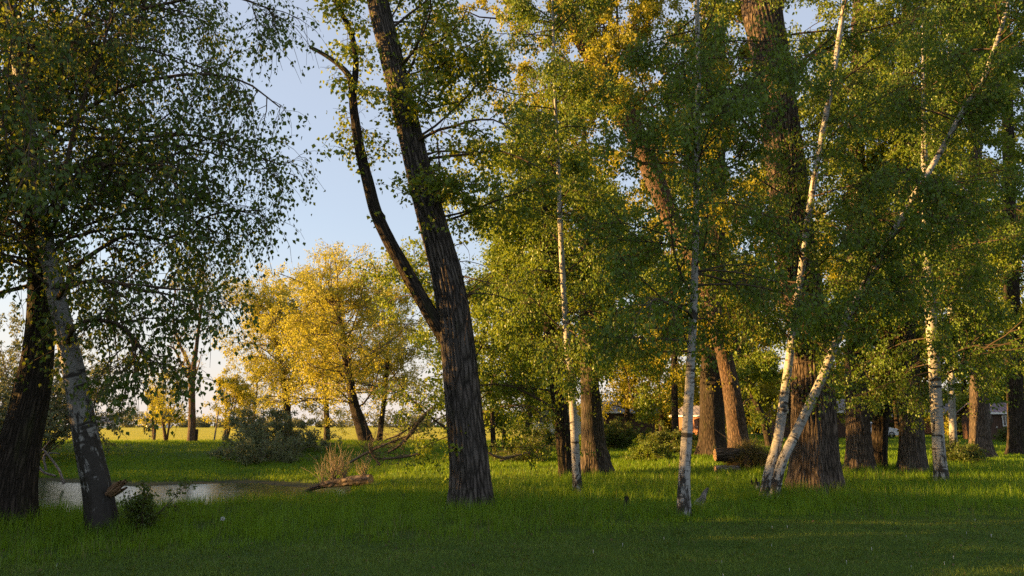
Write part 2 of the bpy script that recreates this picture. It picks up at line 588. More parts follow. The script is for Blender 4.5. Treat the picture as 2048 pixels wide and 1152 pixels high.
class Tree:
    def __init__(s, name, label, cat="tree", group=None, base=None, seed=0):
        s.rng = np.random.default_rng(1000 + seed)
        s.base = np.asarray(base, float)
        s.e = empty(name, base, label, cat, group)
        s.wood, s.leaf, s.seed = Geo(), Geo(), seed

    def path(s, px, Y, n=40, root=True):
        """trunk centre line and radii from pixels (x, y, width) at distance Y; starts below the ground"""
        pts = [(*at(x, y, Y if not hasattr(Y, "__len__") else np.interp(k, np.arange(len(Y)), Y)),
                0.43 * wd * pxm(y, Y if not hasattr(Y, "__len__") else np.interp(k, np.arange(len(Y)), Y)))
               for k, (x, y, wd) in enumerate(px)]
        pts = np.array(pts)
        if root:
            pts[0, 2] = min(pts[0, 2], gz(pts[0, 0], pts[0, 1])) - 0.25
        q = smooth_path(pts, 4 * n)
        l = np.concatenate([[0], np.cumsum(np.linalg.norm(np.diff(q[:, :3], axis=0), axis=1))])
        u = np.linspace(0, l[-1], n)
        q = np.stack([np.interp(u, l, q[:, k]) for k in range(4)], 1)
        return q[:, :3], np.maximum(q[:, 3], 0.006)

    def trunk(s, P, R, mat, sides=40, amp=0.012, flare=0.25, part="trunk", lob=5, ridge=0.10, label=None, lo=0.0):
        g = trunk_geo(Geo(), P, R, sides, amp, flare, lob, s.seed, ridge, lo)
        return g.build(part, mat, s.e, label=label)

    def first(s, P, R, n, t, L, th, az=(0, 360), droop=0.0, K=8, wander=0.12, fall=0.5, thick=0.012, keep=True):
        """branches leaving an upright trunk; th degrees from the vertical, az degrees round it"""
        r = s.rng
        tt = r.uniform(*t, n) if n > 1 else np.array([t[0]])
        tt = np.sort(tt)
        Kp = len(P)
        f = tt * (Kp - 1)
        i = np.minimum(f.astype(int), Kp - 2)
        wgt = (f - i)[:, None]
        p0 = P[i] * (1 - wgt) + P[i + 1] * wgt
        r0 = R[i]
        a = np.radians(r.uniform(*az, n))
        h = np.radians(r.uniform(*th, n))
        d = np.stack([np.cos(a) * np.sin(h), np.sin(a) * np.sin(h), np.cos(h)], -1)
        u = (tt - t[0]) / max(t[1] - t[0], 1e-6)
        Ln = r.uniform(*L, n) * (1 - fall * u)
        return s.run(p0, d, Ln, np.minimum(r0 * 0.6, Ln * thick), K, droop, wander, keep)

    def run(s, p0, d, Ln, r0, K, droop, wander, keep=True):
        r = s.rng
        n = len(p0)
        pts = [p0]
        seg = (Ln / (K - 1))[:, None]
        p = p0
        bend = norm(r.normal(size=(n, 3))) * wander
        for k in range(K - 1):
            d = norm(d + bend + r.normal(size=(n, 3)) * wander + np.array([0, 0, -droop]) * (0.5 + k / K))
            p = p + d * seg
            pts.append(p)
        Pp = np.stack(pts, 1)
        Rr = r0[:, None] * np.linspace(1, 0.22, K)[None] + 0.0015
        if keep:
            s.wood.tubes(Pp, Rr, 5)
        return Pp, Rr

    def sub(s, PR, n, t, L, ang, droop=0.0, K=6, wander=0.15, fall=0.5, thick=0.012, keep=True):
        Pp, Rp = PR
        r = s.rng
        Mn, K0, _ = Pp.shape
        N = int(Mn * n)
        if N == 0:
            return np.zeros((0, K, 3)), np.zeros((0, K))
        idx = np.arange(N) % Mn
        tt = r.uniform(*t, N)
        f = tt * (K0 - 1)
        i = np.minimum(f.astype(int), K0 - 2)
        wgt = (f - i)[:, None]
        a, b = Pp[idx, i], Pp[idx, i + 1]
        p0 = a + (b - a) * wgt
        T = norm(b - a)
        ref = norm(r.normal(size=(N, 3)))
        side = norm(np.cross(T, ref))
        h = np.radians(r.uniform(*ang, N))[:, None]
        d = T * np.cos(h) + side * np.sin(h)
        plen = np.linalg.norm(np.diff(Pp, axis=1), axis=-1).sum(1)[idx]
        Ln = (r.uniform(*L, N) if L[0] >= 0 else plen * r.uniform(-L[1], -L[0], N)) * (1 - fall * tt)
        return s.run(p0, d, Ln, np.minimum(Rp[idx, i] * 0.7, Ln * thick), K, droop, wander, keep)

    def leaves(s, PR, n, size, hang=0.5, wid=0.75, jit=0.075, t=(0.1, 1.0), tint=(0.1, 0.9), clump=0.22, petiole=0.35):
        Pp, _ = PR
        r = s.rng
        Mn, K0, _ = Pp.shape
        N = int(Mn * n)
        if N == 0:
            return
        idx = r.integers(0, Mn, N)
        tt = r.uniform(*t, N)
        f = tt * (K0 - 1)
        i = np.minimum(f.astype(int), K0 - 2)
        wgt = (f - i)[:, None]
        p = Pp[idx, i] * (1 - wgt) + Pp[idx, i + 1] * wgt
        L = size * (0.45 + 0.95 * r.beta(2.2, 2.0, N))[:, None]
        d = norm(norm(r.normal(size=(N, 3))) + np.array([0, 0, -2.2 * hang]))
        p = p + r.normal(size=(N, 3)) * jit + d * L * petiole
        sd = norm(np.cross(d, norm(r.normal(size=(N, 3)))))
        nn = np.cross(d, sd)
        fold = L * r.uniform(0.05, 0.22, N)[:, None]
        wd = L * wid * 0.5 * r.uniform(0.8, 1.15, N)[:, None]
        V = np.stack([p, p + d * L * 0.38 + sd * wd + nn * fold, p + d * L, p + d * L * 0.38 - sd * wd + nn * fold], 1)
        k = np.arange(N)[:, None] * 4
        t3 = np.concatenate([k + np.array([[0, 1, 2]]), k + np.array([[0, 2, 3]])], 0)
        twig_t = r.uniform(0, 1, Mn)[idx]
        ti = tint[0] + (tint[1] - tint[0]) * ((1 - clump) * r.uniform(0, 1, N) + clump * twig_t)
        s.leaf.add(V, t=t3, tint=np.repeat(ti, 4))

    def finish(s, wood, leaf, wname="branch", lname="crown"):
        if s.wood.n:
            s.wood.build(wname, wood, s.e)
        if s.leaf.n:
            s.leaf.build(lname, leaf, s.e, smooth=False)
        return s.e


# --- the near trees -------------------------------------------------------------
TREES = "trees of the grove beside the pond"


def near_birch(px, Y, label, seed, n1, t1, L, leaf=0.07, nl=12, n2=5, n3=4, th=(35, 75), az=(0, 360), mat="birch_bark",
               sides=24, top=None, flare=0.15, extra=None, hang=(0.35, 0.9)):
    base = on_ground(px[0][0], Y)
    t = Tree("birch_tree", label, "tree", "white-stemmed birches", base, seed)
    P, R = t.path(px, Y, 60)
    t.trunk(P, R, M[mat], sides, 0.004 if mat == "birch_bark" else 0.012, flare, ridge=0.12)
    a = t.first(P, R, n1, t1, L, th, az, droop=0.05, K=9, wander=0.08, fall=0.35, thick=0.009)
    b = t.sub(a, n2, (0.2, 1.0), (-0.5, -0.25), (25, 60), droop=0.12, K=7, wander=0.12)
    c = t.sub(b, n3, (0.15, 1.0), hang, (20, 80), droop=0.45, K=6, wander=0.10, thick=0.004)
    c2 = t.sub(a, n2, (0.3, 1.0), hang, (30, 80), droop=0.45, K=6, wander=0.10, thick=0.004)
    t.leaves(c, nl, leaf, hang=0.7, wid=0.78)
    t.leaves(c2, nl, leaf, hang=0.7, wid=0.78)
    s1 = t.first(P, R, 70, (0.2, 0.85), (0.3, 1.0), (50, 125), droop=0.25, K=6, thick=0.006)
    s2 = t.sub(s1, 3, (0.2, 1), (0.2, 0.6), (25, 80), droop=0.35, K=5, thick=0.005)
    t.leaves(s1, 8, leaf, hang=0.7, wid=0.78)
    t.leaves(s2, 9, leaf, hang=0.7, wid=0.78)
    return t, P, R


# the old birch on the left
Yb = float(ground_at(215, 1066)[1])
t, P, R = near_birch([(214, 1062, 74), (196, 985, 62), (172, 880, 55), (150, 760, 48), (128, 660, 41), (106, 560, 35), (84, 440, 31),
                      (62, 300, 28), (36, 120, 26), (10, -60, 23), (-30, -300, 16), (-60, -520, 6)], Yb,
                     "old birch with dark cracked lower bark and long hanging twigs, leaning beside the pond edge", 1,
                     68, (0.27, 0.97), (2.6, 4.4), 0.078, 13, 8, 7, (40, 92), mat="old_birch_bark", sides=44, flare=0.3, hang=(0.6, 1.8))
for lp, yy in (([(118, 400, 12), (150, 250, 9), (185, 150, 7), (212, 70, 6), (226, 0, 5), (236, -120, 3)], Yb - 0.8),
               ([(95, 470, 12), (180, 330, 9), (250, 352, 7), (300, 335, 6), (370, 298, 5), (450, 262, 3)], Yb - 0.3),
               ([(110, 560, 13), (250, 470, 9), (330, 480, 7), (420, 430, 5), (520, 420, 3)], Yb + 0.5),
               ([(110, 580, 13), (200, 560, 9), (280, 580, 7), (340, 590, 5), (390, 620, 3)], Yb - 0.6),
               ([(40, 130, 12), (180, 50, 9), (320, 10, 7), (450, -10, 5), (545, 20, 3)], Yb + 0.2),
               ([(62, 300, 12), (220, 190, 9), (360, 150, 7), (480, 160, 5), (560, 215, 3)], Yb - 0.4),
               ([(75, 380, 12), (240, 290, 9), (380, 270, 7), (480, 300, 5), (560, 330, 3)], Yb + 0.6),
               ([(130, 660, 12), (190, 640, 9), (240, 655, 7), (275, 690, 5), (300, 735, 3)], Yb - 0.2),
               ([(130, 670, 12), (180, 640, 9), (240, 650, 7), (280, 690, 5), (310, 740, 3)], Yb - 0.9)):
    Pl, Rl = t.path(lp, yy, 16, root=False)
    Pl[0] = P[int(np.argmin(np.linalg.norm(P - Pl[0], axis=1)))]
    t.trunk(Pl, Rl, M["twig"], 8, 0.0, 0.0, part="limb")
    thin = lp[-1][1] > 600
    prs = (Pl[None], Rl[None])
    b = t.sub(prs, 10 if thin else 18, (0.25, 1.0), (0.6, 1.5), (30, 75), droop=0.14, K=7, fall=0.4)
    c = t.sub(b, 7, (0.1, 1.0), (0.5, 1.5), (25, 80), droop=0.45, K=6, wander=0.1, thick=0.004)
    t.leaves(c, 10, 0.078, hang=0.7, wid=0.78)
# splintered stub on its right side
g = Geo()
p0 = at(222, 985, Yb - 0.1)
q0 = at(246, 968, Yb - 0.25)
for k in range(16):
    o = np.clip(RNG.normal(size=3), -1.5, 1.5) * 0.03
    e = np.clip(RNG.normal(size=3), -1.5, 1.5) * 0.018
    g.tubes(np.array([p0 + o, (p0 + q0) / 2 + o * 1.2, q0 + o * 1.3 + e]), np.array([0.035, 0.032, 0.016]), 6)
g.build("broken_stub", plain("splinters", (0.24, 0.145, 0.085), 0.8, 0.2, 0, 0.4, 20), t.e)
t.finish(M["twig"], M["weeping_birch_leaf"])

# the dark trunk at the left edge
Ya = float(ground_at(22, 1050)[1]) + 0.3
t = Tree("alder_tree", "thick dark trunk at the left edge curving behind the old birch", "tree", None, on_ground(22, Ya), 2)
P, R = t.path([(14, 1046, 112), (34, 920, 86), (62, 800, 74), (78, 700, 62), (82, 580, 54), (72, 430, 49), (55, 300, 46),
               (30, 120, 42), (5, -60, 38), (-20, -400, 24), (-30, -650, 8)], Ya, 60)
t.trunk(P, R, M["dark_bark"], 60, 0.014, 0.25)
a = t.first(P, R, 40, (0.25, 0.9), (2.2, 3.8), (50, 90), droop=0.03, K=8, fall=0.3)
b = t.sub(a, 7, (0.2, 1), (-0.5, -0.25), (30, 65), droop=0.08)
c = t.sub(b, 6, (0.1, 1), (0.3, 0.8), (25, 80), droop=0.25, K=5, thick=0.005)
t.leaves(c, 14, 0.078, hang=0.55)
sp = t.first(P, R, 30, (0.12, 0.6), (0.2, 0.5), (60, 130), droop=0.3, K=5, thick=0.006)
t.leaves(sp, 6, 0.08, hang=0.6, tint=(0.5, 1.0))
t.finish(M["twig"], M["weeping_birch_leaf"])

# the big leaning poplar in the middle
Yp = float(ground_at(945, 1014)[1])
t = Tree("poplar_tree", "big leaning poplar with a forked side limb, standing in tall grass right of the pond", "tree", TREES,
         on_ground(945, Yp), 3)
P, R = t.path([(946, 1014, 92), (940, 930, 84), (930, 840, 82), (918, 720, 78), (909, 640, 75), (893, 545, 68), (864, 440, 62),
               (836, 340, 57), (806, 210, 51), (782, 105, 48), (756, 0, 46), (732, -130, 44), (704, -350, 34), (684, -600, 20), (675, -760, 6)],
              Yp, 90)
t.trunk(P, R, M["grey_bark"], 88, 0.026, 0.4, ridge=0.10)
lim = [(912, 700, 40), (878, 655, 34), (845, 600, 30), (805, 530, 30), (772, 470, 28), (750, 420, 27), (735, 360, 25), (722, 310, 23),
       (712, 250, 20), (706, 195, 17), (712, 130, 13), (706, 80, 12), (690, 40, 11), (670, 0, 9), (655, -60, 7), (640, -160, 3)]
Pl, Rl = t.path(lim, [Yp + 0.12, Yp - 0.02, Yp - 0.12, Yp - 0.2, Yp - 0.26, Yp - 0.3] + [Yp - 0.35] * 10, 60, root=False)
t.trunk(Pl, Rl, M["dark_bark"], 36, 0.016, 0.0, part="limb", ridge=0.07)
Pd, Rd = t.path([(706, 190, 16), (698, 152, 14), (678, 130, 11), (650, 110, 9), (620, 94, 8)], Yp - 0.4, 14, root=False)
Pd[0] = at(705, 200, Yp - 0.35)
t.trunk(Pd, Rd, M["dark_bark"], 14, 0.004, 0.0, part="dead_stub")
LF = dict(hang=0.45, wid=0.9, petiole=0.5)
s1 = t.first(Pl, Rl, 64, (0.42, 0.95), (0.4, 1.2), (55, 115), droop=0.12, K=7, thick=0.008)
s2 = t.sub(s1, 4, (0.2, 1), (0.15, 0.4), (30, 70), droop=0.1, K=5)
t.leaves(s1, 5, 0.082, tint=(0.3, 0.9), **LF)
t.leaves(s2, 7, 0.088, tint=(0.3, 1.0), **LF)
s1 = t.first(Pl, Rl, 16, (0.12, 0.45), (0.2, 0.6), (40, 120), droop=0.2, K=6, thick=0.008)
t.leaves(s1, 8, 0.082, tint=(0.3, 0.9), **LF)
s1 = t.first(P, R, 84, (0.27, 0.66), (0.4, 1.3), (45, 120), az=(-170, 60), droop=0.15, K=7, thick=0.007)
s2 = t.sub(s1, 4, (0.2, 1), (0.15, 0.5), (30, 70), droop=0.1, K=5)
t.leaves(s1, 5, 0.082, tint=(0.2, 0.9), **LF)
t.leaves(s2, 6, 0.082, tint=(0.2, 0.9), **LF)
s1 = t.first(P, R, 16, (0.04, 0.3), (0.15, 0.45), (50, 120), droop=0.3, K=5, thick=0.006)
t.leaves(s1, 7, 0.08, tint=(0.2, 0.8), **LF)
dead = t.first(P, R, 10, (0.20, 0.33), (1.0, 2.4), (50, 150), az=(-50, 40), droop=0.12, K=8, thick=0.009)
t.sub(dead, 3, (0.3, 1), (0.3, 0.8), (20, 60), droop=0.15, K=5)
dead = t.first(Pl, Rl, 7, (0.42, 0.56), (0.4, 0.9), (30, 100), droop=0.0, K=6, thick=0.007)
t.sub(dead, 5, (0.3, 1), (0.2, 0.45), (20, 60), K=4, thick=0.005)
a = t.first(P, R, 22, (0.26, 0.50), (2.0, 3.6), (40, 85), az=(-65, 55), droop=0.02, K=9, fall=0.2)
b = t.sub(a, 7, (0.2, 1), (-0.45, -0.2), (30, 60), droop=0.08)
c = t.sub(b, 5, (0.1, 1), (0.25, 0.6), (25, 75), droop=0.2, K=5)
t.leaves(c, 14, 0.082, **LF)
t.leaves(b, 8, 0.082, **LF)
a = t.first(P, R, 9, (0.6, 0.98), (2.2, 3.6), (25, 60), az=(-90, 90), K=9, fall=0.5)
b = t.sub(a, 7, (0.3, 1), (-0.45, -0.2), (30, 60))
t.leaves(b, 40, 0.085, **LF)
s1 = t.first(P, R, 7, (0.045, 0.075), (0.6, 1.1), (35, 75), az=(120, 240), droop=0.05, K=7, thick=0.008)
s2 = t.sub(s1, 5, (0.2, 1), (0.15, 0.4), (30, 70), K=5)
t.leaves(s2, 7, 0.075, tint=(0.5, 1.0), **LF)
t.finish(M["twig"], M["poplar_leaf"])

# the white birches in the grass
Yc = float(ground_at(1155, 992)[1])
t, P, R = near_birch([(1156, 992, 25), (1152, 930, 20), (1145, 800, 17), (1135, 690, 15), (1126, 560, 13), (1121, 450, 12), (1117, 350, 10),
                      (1112, 240, 8), (1108, 120, 6), (1105, 0, 5), (1100, -160, 2)], Yc,
                     "thinnest of the white birches, upright just right of the big leaning poplar", 4, 48, (0.20, 0.98), (1.3, 2.5),
                     0.072, 11, 7, 6, (45, 95), flare=0.25, hang=(0.25, 0.7))
t.finish(M["twig"], M["birch_leaf"])
Yd = float(ground_at(1366, 1036)[1])
t, P, R = near_birch([(1366, 1036, 38), (1368, 960, 27), (1374, 860, 24), (1381, 740, 20), (1388, 600, 17), (1391, 480, 15), (1393, 350, 13),
                      (1396, 220, 12), (1396, 100, 11), (1394, 0, 10), (1390, -160, 6), (1388, -300, 3)], Yd,
                     "straight white birch with a flaking dark foot beside the grey driftwood snag", 5, 68, (0.22, 0.98), (1.6, 3.2),
                     0.072, 11, 7, 6, (45, 95), flare=0.3, hang=(0.3, 0.8))
t.finish(M["twig"], M["birch_leaf"])
Ye = float(ground_at(1526, 1003)[1])
t, P, R = near_birch([(1524, 1000, 34), (1540, 940, 26), (1556, 880, 22), (1572, 770, 19), (1587, 660, 17), (1602, 550, 16), (1613, 460, 15),
                      (1630, 350, 14), (1650, 240, 13), (1670, 130, 12), (1690, 0, 11), (1716, -150, 7), (1735, -280, 3)], Ye,
                     "white birch of the forked pair rising steeply in front of the thickest trunk", 6, 42, (0.22, 0.98), (1.6, 3.2),
                     0.072, 11, 7, 6, (45, 95), flare=0.2, hang=(0.3, 0.8))
t.finish(M["twig"], M["birch_leaf"])
t, P, R = near_birch([(1540, 990, 26), (1562, 930, 23), (1600, 850, 21), (1646, 752, 19), (1682, 660, 17), (1735, 560, 16), (1782, 475, 15),
                      (1830, 390, 14), (1880, 305, 13), (1930, 215, 12), (1965, 160, 11), (1992, 90, 10), (2012, 20, 8), (2030, -80, 3)], Ye - 0.15,
                     "white birch of the forked pair slanting far over to the right", 7, 54, (0.22, 0.98), (1.5, 3.2),
                     0.072, 11, 7, 6, (35, 95), flare=0.1, hang=(0.3, 0.8))
t.finish(M["twig"], M["birch_leaf"])
Yg = float(ground_at(1882, 970)[1])
t, P, R = near_birch([(1884, 968, 36), (1878, 900, 27), (1872, 800, 26), (1868, 720, 25), (1860, 620, 23), (1854, 500, 21), (1850, 380, 16),
                      (1848, 260, 11), (1846, 140, 7), (1845, 40, 3)], Yg,
                     "thick white birch with black bands and a grey-brown foot, farthest right of the white stems", 8, 64, (0.22, 0.98), (2.0, 3.6),
                     0.076, 13, 7, 6, (45, 98), flare=0.3, hang=(0.3, 0.8))
t.finish(M["twig"], M["birch_leaf"])

# the thickest poplar
Yf = float(ground_at(1632, 983)[1])
t = Tree("poplar_tree", "thickest poplar with deeply furrowed bark, right behind the forked white birches", "tree", TREES, on_ground(1632, Yf), 9)
P, R = t.path([(1634, 984, 116), (1630, 900, 97), (1624, 790, 88), (1618, 700, 82), (1604, 580, 84), (1586, 460, 86), (1570, 330, 84),
               (1554, 200, 80), (1538, 90, 80), (1522, 0, 82), (1508, -150, 70), (1500, -300, 45), (1494, -430, 15)], Yf, 80)
t.trunk(P, R, M["poplar_bark"], 110, 0.036, 0.28, lob=7, ridge=0.12)
s1 = t.first(P, R, 44, (0.16, 0.75), (0.5, 1.6), (55, 120), droop=0.15, K=7, thick=0.006)
s2 = t.sub(s1, 5, (0.2, 1), (0.2, 0.6), (30, 70), droop=0.15, K=5)
t.leaves(s1, 6, 0.08, **LF)
t.leaves(s2, 8, 0.08, **LF)
a = t.first(P, R, 18, (0.42, 0.95), (2.5, 4.8), (40, 80), az=(-180, 180), droop=0.03, K=9, fall=0.2)
b = t.sub(a, 7, (0.25, 1), (-0.4, -0.2), (30, 60), droop=0.1)
c = t.sub(b, 5, (0.1, 1), (0.3, 0.7), (25, 75), droop=0.25, K=5)
t.leaves(c, 12, 0.085, **LF)
t.finish(M["twig"], M["poplar_leaf"])


# --- trees of the grove farther back ---------------------------------------------
def grove(px, Y, label, seed, bark_m="poplar_bark", leaf="poplar_leaf", n=22, t1=(0.16, 0.95), L=(2.5, 4.5), lf=0.1, nl=26, n2=7, n3=7,
          th=(45, 108), az=(0, 360), sprays=30, sides=56, amp=0.022, name="poplar_tree", group=TREES, wood="twig", droop=0.05,
          flare=0.55, fall=0.35, Lt=(0.4, 1.0), tint=(0.1, 0.9), dens=1.6):
    base = on_ground(px[0][0], Y)
    t = Tree(name, label, "tree", group, base, seed)
    P, R = t.path(px, Y, 60)
    t.trunk(P, R, M[bark_m], sides, amp, flare, ridge=0.13)
    a = t.first(P, R, int(n * dens), t1, (L[0] * 1.15, L[1] * 1.3), th, az, droop=droop, K=8, fall=fall)
    b = t.sub(a, n2, (0.2, 1), (-0.5, -0.25), (30, 65), droop=droop * 1.5)
    c = t.sub(b, n3, (0.1, 1), Lt, (25, 75), droop=droop * 3, K=4, thick=0.006)
    t.leaves(c, nl * 0.85, lf * 1.15, hang=0.5, wid=0.8, jit=lf * 0.8, tint=tint)
    if sprays:
        s1 = t.first(P, R, sprays, (0.1, 0.6), (0.4, 1.2), (60, 120), droop=0.2, K=5, thick=0.006)
        t.leaves(s1, 26, lf, hang=0.5, jit=lf, tint=tint)
    t.finish(M[wood], M[leaf])
    return t


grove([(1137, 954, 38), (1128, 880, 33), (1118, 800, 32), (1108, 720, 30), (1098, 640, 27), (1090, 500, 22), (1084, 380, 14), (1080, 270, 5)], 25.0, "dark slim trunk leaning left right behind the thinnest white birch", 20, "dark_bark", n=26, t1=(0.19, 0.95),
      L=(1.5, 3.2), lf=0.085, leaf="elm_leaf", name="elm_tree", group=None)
grove([(1190, 932, 70), (1186, 880, 52), (1182, 800, 44), (1178, 720, 40), (1174, 600, 34), (1171, 450, 26), (1169, 330, 16), (1168, 230, 6)],
      31.0, "broad upright trunk with a spreading foot, between the thinnest birch and the far brown hut", 21, "mossy_bark", n=26, t1=(0.34, 0.95), L=(2.2, 4.0),
      lf=0.09, leaf="elm_leaf", name="elm_tree", group=None)
grove([(1428, 906, 62), (1425, 860, 54), (1424, 780, 52), (1426, 700, 50), (1428, 560, 46), (1432, 400, 40), (1436, 200, 32), (1440, 0, 22), (1440, -120, 8)],
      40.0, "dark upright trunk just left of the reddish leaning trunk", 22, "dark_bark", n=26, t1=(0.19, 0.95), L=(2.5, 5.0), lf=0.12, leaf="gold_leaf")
grove([(1480, 908, 50), (1473, 860, 44), (1462, 780, 38), (1446, 700, 36), (1420, 600, 38), (1385, 505, 40), (1336, 425, 42), (1285, 300, 46),
       (1240, 205, 48), (1180, 100, 46), (1120, 0, 44), (1060, -110, 34), (1010, -220, 14)], 37.0,
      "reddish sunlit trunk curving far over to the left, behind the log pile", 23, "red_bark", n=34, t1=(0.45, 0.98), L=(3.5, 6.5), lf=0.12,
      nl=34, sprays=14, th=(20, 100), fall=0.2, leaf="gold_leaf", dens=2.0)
grove([(1722, 948, 64), (1718, 880, 54), (1715, 800, 49), (1713, 700, 45), (1712, 560, 42), (1712, 400, 38), (1714, 200, 30), (1716, 0, 22), (1716, -120, 8)],
      27.0, "straight grey-brown trunk right of the thickest poplar, joined low by a slanting neighbour", 24, n=26, t1=(0.19, 0.95), L=(1.8, 3.4), lf=0.09)
grove([(1754, 930, 34), (1760, 860, 33), (1768, 790, 33), (1778, 720, 30), (1790, 600, 28), (1800, 420, 24), (1806, 200, 18), (1806, 40, 6)],
      28.2, "darker trunk slanting right out of the straight grey-brown trunk's foot, beside the white car", 25, "dark_bark", n=20, t1=(0.2, 0.95),
      L=(1.8, 3.2), lf=0.09)
grove([(1827, 944, 60), (1824, 880, 53), (1821, 800, 46), (1817, 700, 42), (1815, 560, 40), (1814, 400, 36), (1814, 200, 28), (1814, 0, 18), (1814, -80, 7)],
      26.5, "trunk with ivy-like sprays standing between the white car and the thick white birch", 26, "mossy_bark", n=26, t1=(0.19, 0.95), L=(1.8, 3.4), lf=0.09, sprays=60)
grove([(1962, 910, 52), (1960, 870, 43), (1958, 800, 38), (1956, 720, 36), (1952, 560, 33), (1950, 380, 30), (1948, 150, 22), (1946, -60, 8)],
      38.0, "short-looking trunk right in front of the dark hut with the lattice window", 27, n=26, t1=(0.34, 0.95), L=(2.5, 4.5), lf=0.12)
grove([(2034, 900, 40), (2032, 840, 34), (2030, 760, 33), (2026, 640, 32), (2020, 460, 28), (2016, 240, 22), (2012, 0, 12), (2010, -60, 6)],
      41.0, "dark trunk at the right edge beyond the dark hut", 28, "dark_bark", n=26, t1=(0.18, 0.95), L=(2.5, 4.5), lf=0.12)
grove([(1906, 892, 18), (1905, 840, 15), (1903, 760, 14), (1902, 640, 13), (1900, 480, 12), (1900, 260, 9), (1898, 40, 4)],
      50.0, "far slim birch catching sun, between the thick white birch and the short-looking trunk", 29, "birch_bark", n=24, t1=(0.25, 0.98), L=(1.5, 3.0),
      lf=0.11, sides=20, amp=0.004, name="birch_tree", group="white-stemmed birches", leaf="birch_leaf")
grove([(1352, 872, 17), (1350, 830, 15), (1349, 760, 14), (1348, 640, 13), (1346, 460, 11), (1344, 200, 7)],
      55.0, "far slim dark trunk left of the straight white birch's foot, by the brown hut", 30, "dark_bark", n=22, t1=(0.34, 0.98), L=(2.2, 4.4),
      lf=0.15, leaf="elm_leaf", name="elm_tree", group=None, sides=20, nl=18)
grove([(1540, 878, 17), (1528, 845, 15), (1512, 805, 14), (1494, 760, 13), (1470, 680, 11), (1440, 560, 8)],
      52.0, "slim leaning stem in the dark gap behind the log pile", 31, "dark_bark", n=20, t1=(0.3, 0.98), L=(2.0, 4.2), lf=0.14, sides=18, nl=16,
      leaf="elm_leaf", name="elm_tree", group=None)
# a young tree rooted in the ditch behind the big poplar
grove([(934, 905, 14), (930, 850, 13), (926, 780, 12), (912, 700, 11), (890, 630, 9), (868, 560, 5), (856, 500, 3)], 27.0,
      "young light green tree in the ditch behind the big leaning poplar", 32, "dark_bark", n=28, t1=(0.12, 0.97), L=(1.8, 3.6), lf=0.09,
      leaf="elm_leaf", nl=13, n2=6, n3=5, sides=16, amp=0.003, th=(45, 85), sprays=0, name="young_tree", group=None, tint=(0.35, 1.0))

back = [  # px, Y, height, trunk width m, crown length m, leaf, label
    (985, 46, 15, 0.30, (2.2, 3.8), "elm_leaf", "light green tree behind the big poplar's right side, over the dense bush"),
    (1062, 58, 19, 0.45, (3.0, 5.0), "elm_leaf", "tree behind the white camper van"),
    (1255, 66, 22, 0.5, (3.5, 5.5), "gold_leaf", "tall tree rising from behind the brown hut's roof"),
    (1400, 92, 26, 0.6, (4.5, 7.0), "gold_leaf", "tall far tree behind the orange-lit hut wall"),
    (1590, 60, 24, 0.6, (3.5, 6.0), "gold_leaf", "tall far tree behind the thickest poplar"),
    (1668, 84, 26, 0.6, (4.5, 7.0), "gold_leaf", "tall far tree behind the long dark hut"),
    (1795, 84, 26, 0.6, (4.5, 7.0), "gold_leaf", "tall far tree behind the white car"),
    (1932, 72, 22, 0.5, (4.0, 6.0), "poplar_leaf", "far tree between the slim far birch and the lattice-window hut"),
    (2060, 70, 22, 0.5, (4.0, 6.0), "elm_leaf", "far tree at the right edge behind the lattice-window hut"),
    (2190, 44, 16, 0.5, (3.0, 5.0), "poplar_leaf", "grove tree whose crown reaches in from beyond the right edge"),
    (1322, 88, 23, 0.5, (3.5, 5.5), "gold_leaf", "sunlit-gold tinted tree behind the right end of the brown hut"),
    (1140, 70, 23, 0.5, (3.5, 5.5), "gold_leaf", "sunlit-gold tinted tall tree farther behind the slim dark trunk"),
    (1475, 64, 23, 0.5, (3.5, 5.5), "gold_leaf", "sunlit-gold tinted tree behind the reddish leaning trunk"),
    (1500, 110, 26, 0.6, (5.0, 7.5), "elm_leaf", "farthest tall tree, seen through the gap over the log pile"),
]
for k, (px, Y, H, wd, L, lf, lab) in enumerate(back):
    b = on_ground(px, Y)
    r = np.random.default_rng(500 + k)
    t = Tree("broadleaf_tree", lab, "tree", "far trees behind the huts", b, 500 + k)
    z = np.linspace(0, 1, 7)
    P = np.stack([b[0] + np.cumsum(r.normal(size=7)) * 0.15, b[1] + z * 0, b[2] - 0.2 + z * H], 1)
    R = wd / 2 * (1 - 0.93 * z)
    q = smooth_path(np.c_[P, R], 40)
    P, R = q[:, :3], np.maximum(q[:, 3], 0.01)
    t.trunk(P, R, M["dark_bark"], 24, 0.015, 0.25)
    a = t.first(P, R, 46, (0.09, 0.97), L, (45, 105), droop=0.03, K=7, fall=0.5)
    bb = t.sub(a, 7, (0.2, 1), (-0.5, -0.25), (30, 65), droop=0.08, K=5)
    c = t.sub(bb, 6, (0.1, 1), (0.5, 1.3), (25, 75), droop=0.12, K=4, keep=False)
    t.leaves(c, 16, 0.0026 * Y + 0.02, hang=0.4, wid=0.8, jit=0.2)
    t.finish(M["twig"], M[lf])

# --- the bank beyond the pond -----------------------------------------------------
GOLD = "willows glowing in the sun beyond the pond"


def willow(px, Y, label, seed, n, L, th, nl, lf=0.12, t1=(0.25, 0.98), leaf="willow_leaf", n2=8, n3=7, sides=30, name="willow_tree", bark_m="dark_bark"):
    return grove(px, Y, label, seed, bark_m, leaf, n, t1, L, lf, nl, n2, n3, th, sprays=0, sides=sides, amp=0.02, name=name, group=GOLD if name == "willow_tree" else None,
                 wood="grey_twig", droop=0.01, fall=0.35, Lt=(0.5, 1.5), dens=1.9)


